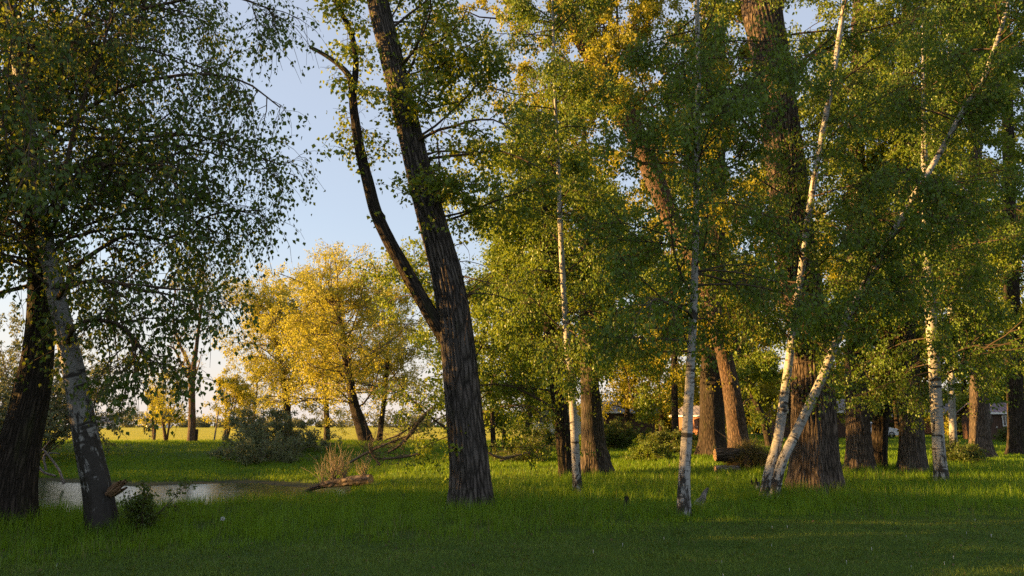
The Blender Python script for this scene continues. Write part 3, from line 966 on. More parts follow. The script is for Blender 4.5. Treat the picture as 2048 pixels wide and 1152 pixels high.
willow([(738, 898, 36), (722, 850, 27), (706, 800, 22), (697, 740, 17), (690, 680, 12), (676, 630, 8), (662, 590, 6), (656, 560, 3)], 58.0,
       "largest golden willow with a leaning dark trunk, left of the big poplar", 40, 36, (3.2, 6.2), (25, 100), 10)
willow([(578, 872, 18), (574, 820, 15), (566, 760, 12), (556, 700, 9), (545, 650, 6), (538, 610, 3)], 70.0,
       "golden willow with an upright forked trunk behind the grey-green bush", 41, 42, (3.0, 6.0), (20, 95), 12)
willow([(655, 868, 14), (652, 800, 11), (648, 720, 9), (645, 650, 6), (642, 600, 4), (640, 550, 2)], 76.0,
       "tallest golden willow, its thin top above the others", 42, 34, (2.6, 5.4), (15, 85), 10)
willow([(758, 872, 14), (766, 820, 11), (772, 760, 9), (776, 700, 7), (780, 630, 4), (782, 580, 2)], 72.0,
       "golden willow half hidden behind the big poplar's side limb", 43, 30, (2.6, 5.0), (20, 95), 12)
# the bare tree and its neighbours at the field edge
Yq = 66.0
t = Tree("bare_tree", "nearly leafless forked tree at the field edge left of the willows", "tree", None, on_ground(383, Yq), 44)
P, R = t.path([(383, 886, 20), (384, 830, 15), (384, 770, 14), (386, 742, 13), (392, 700, 9), (398, 650, 7), (404, 600, 5), (408, 545, 2)], Yq, 40)
t.trunk(P, R, M["red_bark"], 20, 0.01, 0.3)
P2, R2 = t.path([(385, 750, 10), (372, 715, 8), (356, 680, 6), (346, 630, 5), (352, 580, 2)], Yq, 20, root=False)
t.trunk(P2, R2, M["red_bark"], 10, 0.0, 0.0, part="limb")
P3, R3 = t.path([(385, 765, 8), (366, 735, 6), (350, 700, 5), (334, 690, 2)], Yq - 0.5, 20, root=False)
t.trunk(P3, R3, M["red_bark"], 10, 0.0, 0.0, part="limb")
for PP, RR, n in ((P, R, 18), (P2, R2, 9), (P3, R3, 6)):
    a = t.first(PP, RR, n, (0.35 if n == 18 else 0.25, 0.98), (1.5, 3.8), (15, 65), droop=-0.05, K=7, thick=0.03)
    b = t.sub(a, 6, (0.25, 1), (-0.55, -0.3), (20, 50), droop=-0.05, thick=0.024)
    c = t.sub(b, 5, (0.2, 1), (0.4, 0.9), (20, 60), K=4, thick=0.014)
    t.leaves(c, 1.2, 0.12, hang=0.3)
t.finish(M["grey_twig"], M["willow_leaf"])
for px, Y, hp, lab, sd, nl in ((334, 70, 745, "small thin-leaved tree with several stems left of the leafless tree", 45, 6),
                               (310, 78, 770, "smallest thin-leaved tree standing farthest left at the field edge", 46, 6),
                               (452, 68, 728, "small yellow-green tree between the leafless tree and the willows", 47, 10),
                               (500, 86, 740, "thin yellow-green tree close against the left side of the willows", 48, 6)):
    b = on_ground(px, Y)
    t = Tree("small_tree", lab, "tree", "small trees at the field edge", b, sd)
    H = at(px, hp, Y)[2] - b[2]
    for q in range(3):
        r = t.rng
        top = b + np.array([r.normal() * 0.14 * H, r.normal() * 0.1 * H, H * r.uniform(0.75, 1.0)])
        mid = b + (top - b) * 0.45 + np.array([r.normal() * 0.2, 0, 0])
        qd = smooth_path(np.c_[np.array([b - [0, 0, 0.2], mid, top]), [0.16, 0.09, 0.015]], 24)
        t.trunk(qd[:, :3], qd[:, 3] * (1 if q == 0 else 0.6), M["red_bark"], 12, 0.004, 0.2, part="trunk")
        a = t.first(qd[:, :3], qd[:, 3], 14, (0.25, 0.98), (0.25 * H, 0.42 * H), (25, 75), K=6, thick=0.012)
        bb = t.sub(a, 6, (0.2, 1), (-0.5, -0.25), (25, 60), K=5)
        c = t.sub(bb, 4, (0.2, 1), (0.3, 0.7), (25, 60), K=4)
        t.leaves(c, nl, 0.13, hang=0.3)
    t.finish(M["grey_twig"], M["willow_leaf"])


# --- shrubs -----------------------------------------------------------------------
def shrub(name, label, base, n, H, th, nl, lf, leaf="shrub_leaf", wood="twig", spread=0.3, n2=6, n3=5, seed=60, cat="shrub", group=None, droop=0.06,
          tint=(0.1, 0.9), az=(0, 360), Lt=(0.2, 0.5), hang=0.4, wid=0.7):
    t = Tree(name, label, cat, group, base, seed)
    r = t.rng
    a = np.radians(r.uniform(*az, n))
    h = np.radians(r.uniform(*th, n))
    d = np.stack([np.cos(a) * np.sin(h), np.sin(a) * np.sin(h), np.cos(h)], -1)
    p0 = np.asarray(base) + np.stack([np.cos(a), np.sin(a), a * 0], -1) * r.uniform(0, spread, n)[:, None] - np.array([0, 0, 0.1])
    st = t.run(p0, d, H * r.uniform(0.6, 1.05, n), np.full(n, 0.012 * H ** 0.5 + 0.002), 8, droop, 0.1)
    b = t.sub(st, n2, (0.15, 1), (-0.45, -0.2), (25, 60), droop=droop)
    c = t.sub(b, n3, (0.1, 1), Lt, (25, 70), droop=droop, K=4)
    t.leaves(c, nl, lf, hang=hang, jit=lf * 0.5, tint=tint, wid=wid)
    t.finish(M[wood], M[leaf], "stem", "foliage")
    return t


shrub("willow_bush", "wide grey-green willow bush on the far bank behind the sprouting log", on_ground(548, 49), 60, 3.3, (8, 88), 11, 0.11,
      "sallow_leaf", "grey_twig", 1.2, 7, 6, 61)
shrub("willow_bush", "low grey-green willow bush hanging over the water's far edge", on_ground(520, 44), 40, 2.6, (30, 95), 10, 0.10,
      "sallow_leaf", "grey_twig", 0.8, 7, 6, 62)
shrub("willow_bush", "tall pale willow thicket behind the dark trunk at the left edge", on_ground(40, 47), 60, 9.0, (3, 45), 12, 0.14,
      "sallow_leaf", "grey_twig", 2.0, 8, 7, 63)
shrub("sapling", "leafy sapling growing against the right side of the old birch's foot", at(278, 1050, Yb - 0.2) * [1, 1, 0] + [0, 0, float(gz(at(278, 1050, Yb - 0.2)[0], Yb - 0.2))],
      9, 0.95, (2, 30), 8, 0.05, "shrub_leaf", "twig", 0.12, 6, 4, 64, "sapling", None, 0.0, (0.4, 1.0), Lt=(0.08, 0.2))
shrub("bush", "rounded bush with dry twigs in the ditch right of the big poplar", on_ground(1048, 40), 46, 1.9, (5, 80), 7, 0.09, "shrub_leaf", "grey_twig", 0.6, 6, 5, 65)
shrub("bush", "bush growing up in front of the brown hut's left half", on_ground(1232, 50), 40, 2.1, (3, 40), 9, 0.10, "shrub_leaf", "twig", 0.7, 6, 6, 66)
shrub("bush", "dark green bush beside the straight white birch, left of it", on_ground(1335, 42), 46, 1.7, (5, 75), 11, 0.10, "shrub_leaf", "twig", 0.6, 6, 5, 67)
shrub("bush", "light green low bush behind the lit grass, right of the brown hut", on_ground(1300, 37), 36, 0.9, (10, 80), 9, 0.08, "elm_leaf", "twig", 0.5, 5, 5, 68)
shrub("bush", "dark bush at the thick white birch's right side", on_ground(1912, 33), 36, 1.1, (5, 80), 9, 0.08, "shrub_leaf", "twig", 0.4, 5, 5, 69)
shrub("bush", "small round bush in front of the far right hut's corner", on_ground(2022, 60), 30, 1.3, (5, 60), 10, 0.11, "shrub_leaf", "twig", 0.3, 5, 5, 70)
shrub("bush", "low leafy bush at the foot of the orange-lit hut", on_ground(1384, 60), 40, 1.0, (10, 80), 10, 0.11, "shrub_leaf", "twig", 0.8, 5, 5, 71)
shrub("bush", "leafy bush under the camper van's end", on_ground(1085, 55), 36, 1.7, (5, 70), 9, 0.12, "shrub_leaf", "twig", 0.5, 5, 5, 72)

for k, (px, Y, H, lab) in enumerate(((1330, 96, 6.5, "tall hazel thicket in the gap right of the brown hut"),
                                     (1455, 98, 7.5, "tall hazel thicket behind the log pile's dark gap"),
                                     (1560, 100, 7.0, "tall hazel thicket behind the steep birch of the forked pair"),
                                     (1700, 102, 8.0, "tall hazel thicket behind the straight grey-brown trunk"),
                                     (1840, 112, 8.0, "tall hazel thicket behind the ivy-sprayed trunk"),
                                     (1925, 100, 7.5, "tall hazel thicket left of the lattice-window hut"),
                                     (2060, 84, 7.5, "tall hazel thicket at the right edge"),
                                     (1180, 118, 6.0, "low hazel thicket on the horizon left of the brown hut"))):
    shrub("hazel_thicket", lab, on_ground(px, Y), 60, H, (2, 60), 9, 0.28, "shrub_leaf", "twig", 2.4, 7, 6, 400 + k, "shrub", "hazel thickets behind the huts", Lt=(0.5, 1.2))

# --- far bank details: woodland, houses, mast --------------------------------------
g = Geo()
r = np.random.default_rng(77)
N = 70000
cl = 520
cx = r.uniform(-440, 560, cl)
cy = r.uniform(420, 470, cl) + 0.05 * np.abs(cx)
ch = r.uniform(5.0, 12.5, cl) * (0.75 + 0.35 * wave(cx, cy * 0, 90, 5))
k = r.integers(0, cl, N)
u = norm(r.normal(size=(N, 3))) * r.uniform(0.5, 1, (N, 1)) ** 0.5
p = np.stack([cx[k] + u[:, 0] * ch[k] * 0.75, cy[k] + u[:, 1] * ch[k] * 0.6, np.maximum(ch[k] * 0.5 + u[:, 2] * ch[k] * 0.55, 0.1)], 1)
sz = 0.75 * r.uniform(0.6, 1.3, N)[:, None]
d, sd = norm(r.normal(size=(N, 3))), norm(r.normal(size=(N, 3)))
V = np.stack([p - d * sz, p + sd * sz * 0.6, p + d * sz, p - sd * sz * 0.6], 1)
kk = np.arange(N)[:, None] * 4
g.add(V, t=np.concatenate([kk + [[0, 1, 2]], kk + [[0, 2, 3]]]), tint=np.repeat(r.uniform(0, 1, cl)[k] * 0.7 + r.uniform(0, 0.3, N), 4))
o = kind(g.build("far_woodland", M["far_leaf"], smooth=False), "stuff")
tag(o, "low line of far trees along the horizon beyond the field", "woodland")

M["render"] = plain("white_render", (0.62, 0.58, 0.54), 0.8)
M["roof_tile"] = plain("grey_roof_tile", (0.22, 0.18, 0.17), 0.8)
M["red_tile"] = plain("red_roof_tile", (0.25, 0.12, 0.08), 0.8)
M["glass"] = plain("window_glass", (0.03, 0.035, 0.04), 0.1, 0.6)
M["white_paint"] = plain("white_paint", (0.72, 0.72, 0.70), 0.5, 0.4, 0, 0.06)


def gable(g, c, dx, dy, z0, rise, rz, over=0.3, th=0.1):
    """two roof slopes with thickness, ridge along local x"""
    cs, sn = math.cos(rz), math.sin(rz)
    Rm = np.array([[cs, -sn, 0], [sn, cs, 0], [0, 0, 1]])
    hx, hy = dx / 2 + over, dy / 2 + over
    drop = rise * over / (dy / 2)
    for s in (-1, 1):
        a = np.array([[-hx, s * hy, z0 - drop], [hx, s * hy, z0 - drop], [hx, 0, z0 + rise], [-hx, 0, z0 + rise]])
        b = a + [0, 0, th]
        v = np.vstack([a, b]) @ Rm.T + np.array([c[0], c[1], 0])
        g.add(v, [[0, 1, 2, 3], [4, 7, 6, 5], [0, 4, 5, 1], [1, 5, 6, 2], [2, 6, 7, 3], [3, 7, 4, 0]])
    return g


def walls(g, c, dx, dy, z0, z1, rise, rz):
    """box of walls with gable ends"""
    cs, sn = math.cos(rz), math.sin(rz)
    Rm = np.array([[cs, -sn, 0], [sn, cs, 0], [0, 0, 1]])
    hx, hy = dx / 2, dy / 2
    v = np.array([[-hx, -hy, z0], [hx, -hy, z0], [hx, hy, z0], [-hx, hy, z0], [-hx, -hy, z1], [hx, -hy, z1], [hx, hy, z1], [-hx, hy, z1],
                  [-hx, 0, z1 + rise], [hx, 0, z1 + rise]]) @ Rm.T + np.array([c[0], c[1], 0])
    return g.add(v, [[0, 1, 5, 4], [2, 3, 7, 6], [0, 3, 2, 1], [1, 2, 6, 5], [3, 0, 4, 7]], [[5, 6, 9], [7, 4, 8]])


def hut(name, label, px, Y, dx, dy, h, rise, rz, wall_m, roof_m, stilts=0.0, windows=(), door=None, group=None, fascia=None, cat="hut", door_m=None):
    b = on_ground(px, Y)
    e = empty(name, b, label, cat, group)
    z0 = b[2] + stilts
    walls(Geo(), b, dx, dy, z0 - (0.2 if stilts == 0 else 0), z0 + h, rise, rz).build("wall", wall_m, e, smooth=False)
    gable(Geo(), b, dx, dy, z0 + h + 0.02, rise, rz).build("roof", roof_m, e, smooth=False)
    cs, sn = math.cos(rz), math.sin(rz)

    def loc(x, y, z):
        return np.array([b[0] + cs * x - sn * y, b[1] + sn * x + cs * y, z])
    if fascia is not None:
        for s in (-1, 1):
            g = Geo().box(loc(0, s * (dy / 2 + 0.32), z0 + h - rise * 0.3 / (dy / 2) + 0.05), (dx + 0.6, 0.035, 0.16), rz)
            g.build("fascia", fascia, e, smooth=False)
    if stilts:
        for sx in (-0.9, -0.3, 0.3, 0.9):
            for sy in (-0.85, 0.85):
                Geo().box(loc(sx * dx / 2, sy * dy / 2, b[2] + stilts / 2 - 0.1), (0.18, 0.18, stilts + 0.2), rz).build("post", M["dark_bark"], e, smooth=False)
    for (x, z, ww, wh) in windows:
        o = Geo()
        yy = -dy / 2 - 0.02
        for q in (-1, 1):
            o.box(loc(x + q * ww / 2, yy, z0 + z), (0.07, 0.06, wh + 0.07), rz)
            o.box(loc(x, yy, z0 + z + q * wh / 2), (ww - 0.07, 0.055, 0.07), rz)
        for q in (-0.17, 0.17):
            o.box(loc(x + q * ww, yy, z0 + z), (0.04, 0.045, wh - 0.07), rz)
        f = o.build("window", M["white_paint"], e, smooth=False)
        Geo().box(loc(x, yy + 0.005, z0 + z), (ww, 0.02, wh), rz).build("pane", M["glass"], f, smooth=False)
    if door:
        x, ww, wh = door
        f = Geo().box(loc(x, -dy / 2 - 0.025, z0 + wh / 2), (ww, 0.05, wh), rz).build("door", door_m or wall_m, e, smooth=False)
        Geo().box(loc(x + ww * 0.38, -dy / 2 - 0.07, z0 + 1.0), (0.05, 0.06, 0.14), rz).build("handle", M["white_paint"], f, smooth=False)
    return e


for px, Y, dx, lab, rm in ((213, 400, 10, "white far house with a grey roof, left one seen past the old birch", "roof_tile"),
                           (316, 395, 11, "white far house with a red roof, behind the smallest field-edge trees", "red_tile"),
                           (170, 405, 13, "far house with a wide red roof, half hidden by the old birch's trunk", "red_tile")):
    hut("house", lab, px, Y, dx, 8, 2.8, 3.0, 0.5, M["render"], M[rm], windows=((-2, 1.6, 1.2, 1.3), (2, 1.6, 1.2, 1.3)), door=(0, 1.0, 2.1),
        group="far houses along the horizon", cat="house")
b = on_ground(213, 400)
e = empty("radio_mast", b, "thin radio mast with short aerials above the far houses", "mast")
Geo().tubes(np.array([b - [0, 0, 0.3], b + [0, 0, 8], b + [0, 0, 15]]), np.array([0.22, 0.18, 0.1]), 8).build("pole", M["white_paint"], e)
for q in (-1, 1):
    Geo().box(b + [q * 0.8, 0, 14.0], (0.25, 0.2, 2.6), 0).build("aerial", M["white_paint"], e, smooth=False)
Geo().box(b + [0, 0, 13.4], (1.8, 0.15, 0.15)).build("crossbar", M["white_paint"], e, smooth=False)

# stakes at the field edge
b = on_ground(428, 63)
g = Geo().tubes(np.array([b - [0, 0, 0.3], at(433, 850, 63), at(437, 822, 63)]), np.array([0.07, 0.06, 0.05]), 8)
tag(g.build("wooden_stake", M["dead_wood"], loc=b), "thin pale stake leaning right in the field by the leafless tree", "stake")
for px, Y, h, lab in ((393, 63, 1.1, "short dark post at the foot of the leafless tree"), (1008, 52, 1.3, "short brown post right of the big poplar by the dense bush")):
    b = on_ground(px, Y)
    g = Geo().box(b + [0, 0, h / 2 - 0.15], (0.22, 0.22, h + 0.3), 0.3, 0.03)
    tag(g.build("wooden_post", M["dark_bark"], loc=b, smooth=False), lab, "post")

# --- huts, camper, car ---------------------------------------------------------------
M["brown_board"] = boards("brown_board", (0.085, 0.05, 0.035))
M["red_board"] = boards("red_board", (0.30, 0.14, 0.085))
M["maroon_board"] = boards("maroon_board", (0.13, 0.05, 0.05))
M["grey_roof"] = boards("grey_roof", (0.23, 0.21, 0.22), 0.35)
M["purple_roof"] = boards("purple_roof", (0.22, 0.17, 0.20), 0.35)
M["orange_roof"] = boards("orange_roof", (0.36, 0.20, 0.11), 0.3)
M["teal_paint"] = plain("teal_paint", (0.05, 0.26, 0.26), 0.5, 0.4)
HUTS = "wooden holiday huts"
hut("wooden_hut", "brown hut on stilts with a light grey roof behind the bushes", 1252, 78, 5.0, 3.6, 2.1, 0.95, 0.06, M["brown_board"], M["grey_roof"], 0.5,
    (), (-0.3, 0.85, 1.9), HUTS, M["white_paint"])
hut("wooden_hut", "hut with an orange sunlit wall left of the dark upright trunk", 1408, 82, 4.6, 4.0, 2.2, 0.9, -0.9, M["red_board"], M["grey_roof"], 0.0,
    (), (0.5, 0.85, 1.9), HUTS, M["white_paint"])
hut("wooden_hut", "long dark hut between the log pile and the straight grey-brown trunk", 1625, 74, 7.6, 4.0, 2.5, 1.0, -0.12, M["brown_board"], M["grey_roof"], 0.0,
    (), (3.0, 0.9, 2.0), HUTS, M["white_paint"])
hut("wooden_hut", "maroon hut with a teal corner door behind the white car", 1762, 104, 5.0, 4.0, 2.4, 1.0, 0.0, M["maroon_board"], M["grey_roof"], 0.0,
    (), (2.0, 0.9, 2.2), HUTS, M["white_paint"], door_m=M["teal_paint"])
hut("wooden_hut", "hut with an orange sunlit wall between the ivy-sprayed trunk and the thick white birch", 1866, 90, 4.4, 4.0, 2.3, 0.9, -0.9, M["red_board"], M["grey_roof"], 0.3,
    (), None, HUTS, M["white_paint"])
hut("wooden_hut", "dark hut with a white lattice window and purple-grey roof near the right edge", 1985, 66, 3.1, 3.2, 2.2, 0.7, 0.0, M["brown_board"], M["purple_roof"], 0.1,
    ((0.35, 1.5, 0.75, 0.8),), (-0.9, 0.8, 1.9), HUTS, M["white_paint"])
hut("wooden_hut", "farther hut whose orange lit roof shows above the lattice-window hut", 2012, 92, 5.0, 4.5, 2.9, 1.5, 1.2, M["red_board"], M["orange_roof"], 0.0,
    ((0, 1.4, 0.9, 0.9),), None, HUTS, M["white_paint"])

# camper van
b = on_ground(1112, 70)
e = empty("camper_van", b, "white camper van half hidden behind the slim dark trunk", "camper van")
M["pale_blue"] = plain("pale_blue_paint", (0.45, 0.55, 0.66), 0.4, 0.5, 0, 0.05)
M["rubber"] = plain("rubber", (0.02, 0.02, 0.02), 0.8)
M["rim"] = plain("rim_metal", (0.45, 0.45, 0.46), 0.35, 0.5, 0.8)
Geo().box(b + [0.2, 0, 1.75], (4.4, 2.1, 2.3), 0, 0.18).build("body", M["white_paint"], e, smooth=False)
Geo().box(b + [0.2, -1.06, 0.95], (4.0, 0.03, 0.35), 0).build("stripe", M["pale_blue"], e, smooth=False)
for x in (-1.2, 0.6):
    Geo().box(b + [x, -1.07, 2.1], (1.0, 0.04, 0.6), 0, 0.01).build("window", M["glass"], e, smooth=False)
Geo().box(b + [1.75, -1.07, 1.6], (0.65, 0.04, 1.8), 0, 0.01).build("door", M["pale_blue"], e, smooth=False)
for x in (-1.3, 1.5):
    for y in (-0.95, 0.95):
        a = np.linspace(0, 2 * PI, 25)
        ring = np.stack([x + 0.32 * np.cos(a), a * 0 + y, 0.36 + 0.32 * np.sin(a)], 1) + b
        wh = Geo().tubes(ring, np.full(25, 0.11), 8).build("wheel", M["rubber"], e)
        Geo().tubes(np.array([[x, y - 0.06, 0.36], [x, y + 0.06, 0.36]]) + b, np.array([0.22, 0.22]), 16).build("rim", M["rim"], wh)

# white car
b = on_ground(1746, 73)
e = empty("parked_car", b, "white car parked behind the slanting dark trunk, front wheel showing", "car")
prof = np.array([[-2.05, 0.35], [-2.1, 0.75], [-1.95, 1.05], [-1.55, 1.38], [-0.9, 1.47], [-0.1, 1.46], [0.35, 1.38], [1.05, 1.0], [1.75, 0.9], [2.08, 0.72],
                 [2.12, 0.4], [1.95, 0.28], [-1.9, 0.28]])
g = Geo()
npf = len(prof)
lay = []
for yv, ins, up in ((-0.86, 0.06, 0.0), (-0.80, 0.0, 0.02), (0.80, 0.0, 0.02), (0.86, 0.06, 0.0)):
    pr = prof * [1 - ins * 0.4, 1] + [0, up]
    tum = np.clip((pr[:, 1] - 0.95) / 0.5, 0, 1) * 0.14
    lay.append(np.stack([pr[:, 0], np.sign(yv) * (abs(yv) - tum), pr[:, 1]], 1) + b)
q = []
for s in range(3):
    for i in range(npf):
        j = (i + 1) % npf
        q.append([s * npf + i, s * npf + j, (s + 1) * npf + j, (s + 1) * npf + i])
V = np.vstack(lay + [np.array([[0, -0.86, 0.75]]) + b, np.array([[0, 0.86, 0.75]]) + b])
tt = [[i, 4 * npf, (i + 1) % npf] for i in range(npf)] + [[3 * npf + i, 3 * npf + (i + 1) % npf, 4 * npf + 1] for i in range(npf)]
g.add(V, q, tt)
g.build("body", plain("white_car_paint", (0.75, 0.76, 0.78), 0.2, 0.6, 0, 0.02), e, smooth=False)
for sgn in (-1, 1):
    v = np.array([[-1.5, 0.98], [-1.25, 1.32], [-0.1, 1.38], [0.3, 1.3], [0.85, 0.99]])
    tum = 0.865 - np.clip((v[:, 1] - 0.95) / 0.5, 0, 1) * 0.14
    Geo().add(np.stack([v[:, 0], sgn * tum, v[:, 1]], 1) + b, t=[[0, 1, 2], [0, 2, 3], [0, 3, 4]]).build("side_window", M["glass"], e, smooth=False)
    Geo().box(b + [2.06, sgn * 0.58, 0.68], (0.12, 0.34, 0.14), 0, 0.03).build("headlight", M["glass"], e, smooth=False)
    for x in (-1.3, 1.33):
        a = np.linspace(0, 2 * PI, 25)
        ring = np.stack([x + 0.24 * np.cos(a), a * 0 + sgn * 0.8, 0.31 + 0.24 * np.sin(a)], 1) + b
        wh = Geo().tubes(ring, np.full(25, 0.085), 8).build("wheel", M["rubber"], e)
        gg = Geo()
        for k in range(10):
            a0 = k * PI / 5
            gg.tubes(np.array([[x, sgn * 0.86, 0.31], [x + 0.17 * math.cos(a0), sgn * 0.86, 0.31 + 0.17 * math.sin(a0)]]) + b, np.array([0.03, 0.025]), 5)
        gg.build("rim", M["rim"], wh)
v = np.array([[0.42, -0.66, 1.385], [0.42, 0.66, 1.385], [1.03, 0.74, 1.04], [1.03, -0.74, 1.04]]) + b + [0.012, 0, 0.03]
Geo().add(v, [[0, 3, 2, 1]]).build("windscreen", M["glass"], e, smooth=False)


# --- logs, dead wood ---------------------------------------------------------------------
def log(name, label, P, R, bark_m, cut_at, seed, amp=0.02, cat="log", group=None):
    e = empty(name, P[-1] if cut_at < 0 else P[0], label, cat, group)
    trunk_geo(Geo(), P, R, 48, amp, 0, 3, seed, 0.09).build("trunk", bark_m, e)
    T = norm(P[-1] - P[-2]) if cut_at < 0 else norm(P[0] - P[1])
    c, rr = (P[-1], R[-1]) if cut_at < 0 else (P[0], R[0])
    nrm = norm(np.array([T[1], -T[0], 0]))
    up = np.cross(T, nrm)
    a = np.linspace(0, 2 * PI, 40, endpoint=False)
    rad = rr * (0.97 + 0.03 * np.cos(3 * a))
    v = [c + T * 0.012] + [c + T * 0.008 + nrm * math.cos(x) * y + up * math.sin(x) * y for x, y in zip(a, rad)]
    v += [c - T * 0.06 + nrm * math.cos(x) * y + up * math.sin(x) * y for x, y in zip(a, rad)]
    t = [[0, i + 1, (i + 1) % 40 + 1] for i in range(40)]
    q = [[i + 1, i + 41, (i + 1) % 40 + 41, (i + 1) % 40 + 1] for i in range(40)]
    Geo().add(np.array(v), q, t).build("cut_face", M["cut_wood"], e, smooth=False)
    return e


Ym = float(ground_at(745, 972)[1])
pts = [at(606, 985, Ym + 1.2), at(640, 972, Ym + 1.0), at(680, 965, Ym + 0.6), at(715, 961, Ym + 0.2), at(741, 959, Ym - 0.1)]
rad = [0.05, 0.09, 0.15, 0.175, 0.185]
q = smooth_path(np.c_[np.array(pts), rad], 30)
e = log("willow_log", "furrowed willow log with dry sprouts and a pale sawn end, lying by the water", q[:, :3], q[:, 3], M["poplar_bark"], -1, 81)
r = np.random.default_rng(82)
s = Tree.__new__(Tree)
s.rng, s.wood, s.leaf = r, Geo(), Geo()
for c0, n, H in ((0.42, 40, 1.45), (0.58, 26, 1.35), (0.88, 22, 0.95), (0.28, 14, 1.1)):
    k = int(c0 * 29)
    p0 = np.repeat(q[k:k + 1, :3] + [0, 0, q[k, 3] * 0.8], n, 0) + r.normal(size=(n, 3)) * 0.05
    a, h = r.uniform(0, 2 * PI, n), np.radians(r.uniform(5, 60, n))
    d = np.stack([np.cos(a) * np.sin(h), 0.5 * np.sin(a) * np.sin(h), np.cos(h)], -1)
    st = s.run(p0, d, H * r.uniform(0.5, 1.1, n), np.full(n, 0.011), 7, -0.08, 0.12)
    s.sub(st, 3, (0.3, 1), (0.15, 0.4), (15, 45), droop=-0.1, K=4, thick=0.012)
s.wood.build("sprouts", plain("dry_sprout", (0.30, 0.235, 0.14), 0.8), e)

# the log under the dry mound
Yl = 29.5
pl = np.array([at(1430, 910, Yl), at(1455, 910, Yl + 0.02), at(1475, 910, Yl + 0.06), at(1505, 910, Yl + 0.1)])
qq = smooth_path(np.c_[pl, [0.23, 0.235, 0.23, 0.22]], 24)
log("fallen_log", "sawn log with its end lit orange, under the dry grassy mound", qq[:, :3], qq[:, 3], M["poplar_bark"], 1, 83)
b = on_ground(1468, Yl - 0.5)
log("split_log", "smaller log lying low in front of the orange-ended log", np.linspace(b + [-0.75, 0.0, 0.12], b + [0.15, 0.1, 0.10], 12), np.full(12, 0.13), M["dead_wood"], 1, 84)
c = on_ground(1497, Yl + 0.2)
g = Geo()
nu, nv = 36, 18
uu, vv = np.meshgrid(np.linspace(0, 2 * PI, nu, endpoint=False), np.linspace(0, PI / 2, nv))
rr = 1 + 0.10 * np.sin(3 * uu + 2 * vv) + 0.08 * np.sin(7 * uu - 5 * vv) + 0.05 * np.sin(13 * uu + 11 * vv)
V = np.stack([c[0] + 0.85 * rr * np.cos(uu) * np.sin(vv + 0.03), c[1] + 0.7 * rr * np.sin(uu) * np.sin(vv + 0.03), c[2] - 0.15 + 0.85 * rr * np.cos(vv)], -1)
k = np.arange(nv - 1)[:, None] * nu
i = np.arange(nu)
g.add(V, np.stack([k + i, k + nu + i, k + nu + (i + 1) % nu, k + (i + 1) % nu], -1).reshape(-1, 4))
e = empty("root_mound", c, "earthy root mound topped with dry grass behind the forked birches' foot", "mound")
g.build("soil", plain("dark_soil", (0.05, 0.038, 0.026), 0.95, 0.1, 0, 0.4, 12), e)


def blades(n, pos, h, wdt, lean, r, tint):
    """grass blades as bent five-point strips"""
    a = r.uniform(0, 2 * PI, n)
    ln = np.stack([np.cos(a), np.sin(a), a * 0], -1) * (lean * h)[:, None]
    a2 = a + PI / 2 + r.normal(size=n) * 0.5
    sd = np.stack([np.cos(a2), np.sin(a2), a * 0], -1) * (wdt / 2)[:, None]
    up = np.zeros((n, 3))
    up[:, 2] = h
    V = np.stack([pos - sd, pos + sd, pos + up * 0.55 + ln * 0.3 - sd * 0.75, pos + up * 0.55 + ln * 0.3 + sd * 0.75, pos + up * 0.96 + ln], 1)
    k = np.arange(n)[:, None] * 5
    t = np.concatenate([k + [[0, 1, 3]], k + [[0, 3, 2]], k + [[2, 3, 4]]])
    return V, t, np.repeat(tint, 5)


r = np.random.default_rng(85)
n = 2600
a, ph = r.uniform(0, 2 * PI, n), np.arccos(r.uniform(0.1, 1, n))
pos = c + np.stack([0.85 * np.cos(a) * np.sin(ph), 0.7 * np.sin(a) * np.sin(ph), 0.85 * np.cos(ph) - 0.2], -1)
V, tt, ti = blades(n, pos, r.uniform(0.2, 0.75, n), np.full(n, 0.014), r.uniform(0.1, 1.4, n), r, r.uniform(0, 1, n))
Geo().add(V, t=tt, tint=ti).build("dry_grass", M["dry_blade"], e, smooth=False)
s = Tree.__new__(Tree)
s.rng, s.wood, s.leaf = r, Geo(), Geo()
st = s.run(np.repeat(c[None] + [0, 0, 0.2], 22, 0) + r.normal(size=(22, 3)) * 0.3, norm(r.normal(size=(22, 3)) + [-0.3, -0.6, 0.7]), r.uniform(0.6, 1.7, 22), np.full(22, 0.014), 7, 0.12, 0.15)
s.sub(st, 3, (0.3, 1), (0.2, 0.5), (20, 60), K=4)
s.wood.build("bare_roots", M["grey_twig"], e)

# snags in the grass
Ys = float(ground_at(1396, 1016)[1])
q = smooth_path([(*at(1388, 1024, Ys), 0.10), (*at(1396, 1008, Ys), 0.085), (*at(1405, 998, Ys), 0.06), (*at(1408, 988, Ys + 0.05), 0.045), (*at(1416, 976, Ys + 0.1), 0.02)], 24)
g = trunk_geo(Geo(), q[:, :3], q[:, 3], 20, 0.012, 0.2, 3, 86, 0.06)
q2 = smooth_path([(*at(1392, 1020, Ys), 0.07), (*at(1404, 1014, Ys - 0.1), 0.06), (*at(1409, 1003, Ys - 0.1), 0.02)], 12)
trunk_geo(g, q2[:, :3], q2[:, 3], 14, 0.008, 0, 3, 87, 0.06)
tag(g.build("driftwood_snag", M["dead_wood"], loc=on_ground(1392, Ys)), "grey twisted dead snag poking up right of the straight white birch", "dead wood")
Yt = float(ground_at(1508, 992)[1])
b = on_ground(1509, Yt)
e = empty("birch_stump", b, "small pale birch stump with a dark broken top left of the forked birches", "stump")
q = smooth_path([(*(b - [0, 0, 0.1]), 0.075), (*(b + [0, 0, 0.15]), 0.068), (*(b + [-0.01, 0, 0.30]), 0.06)], 14)
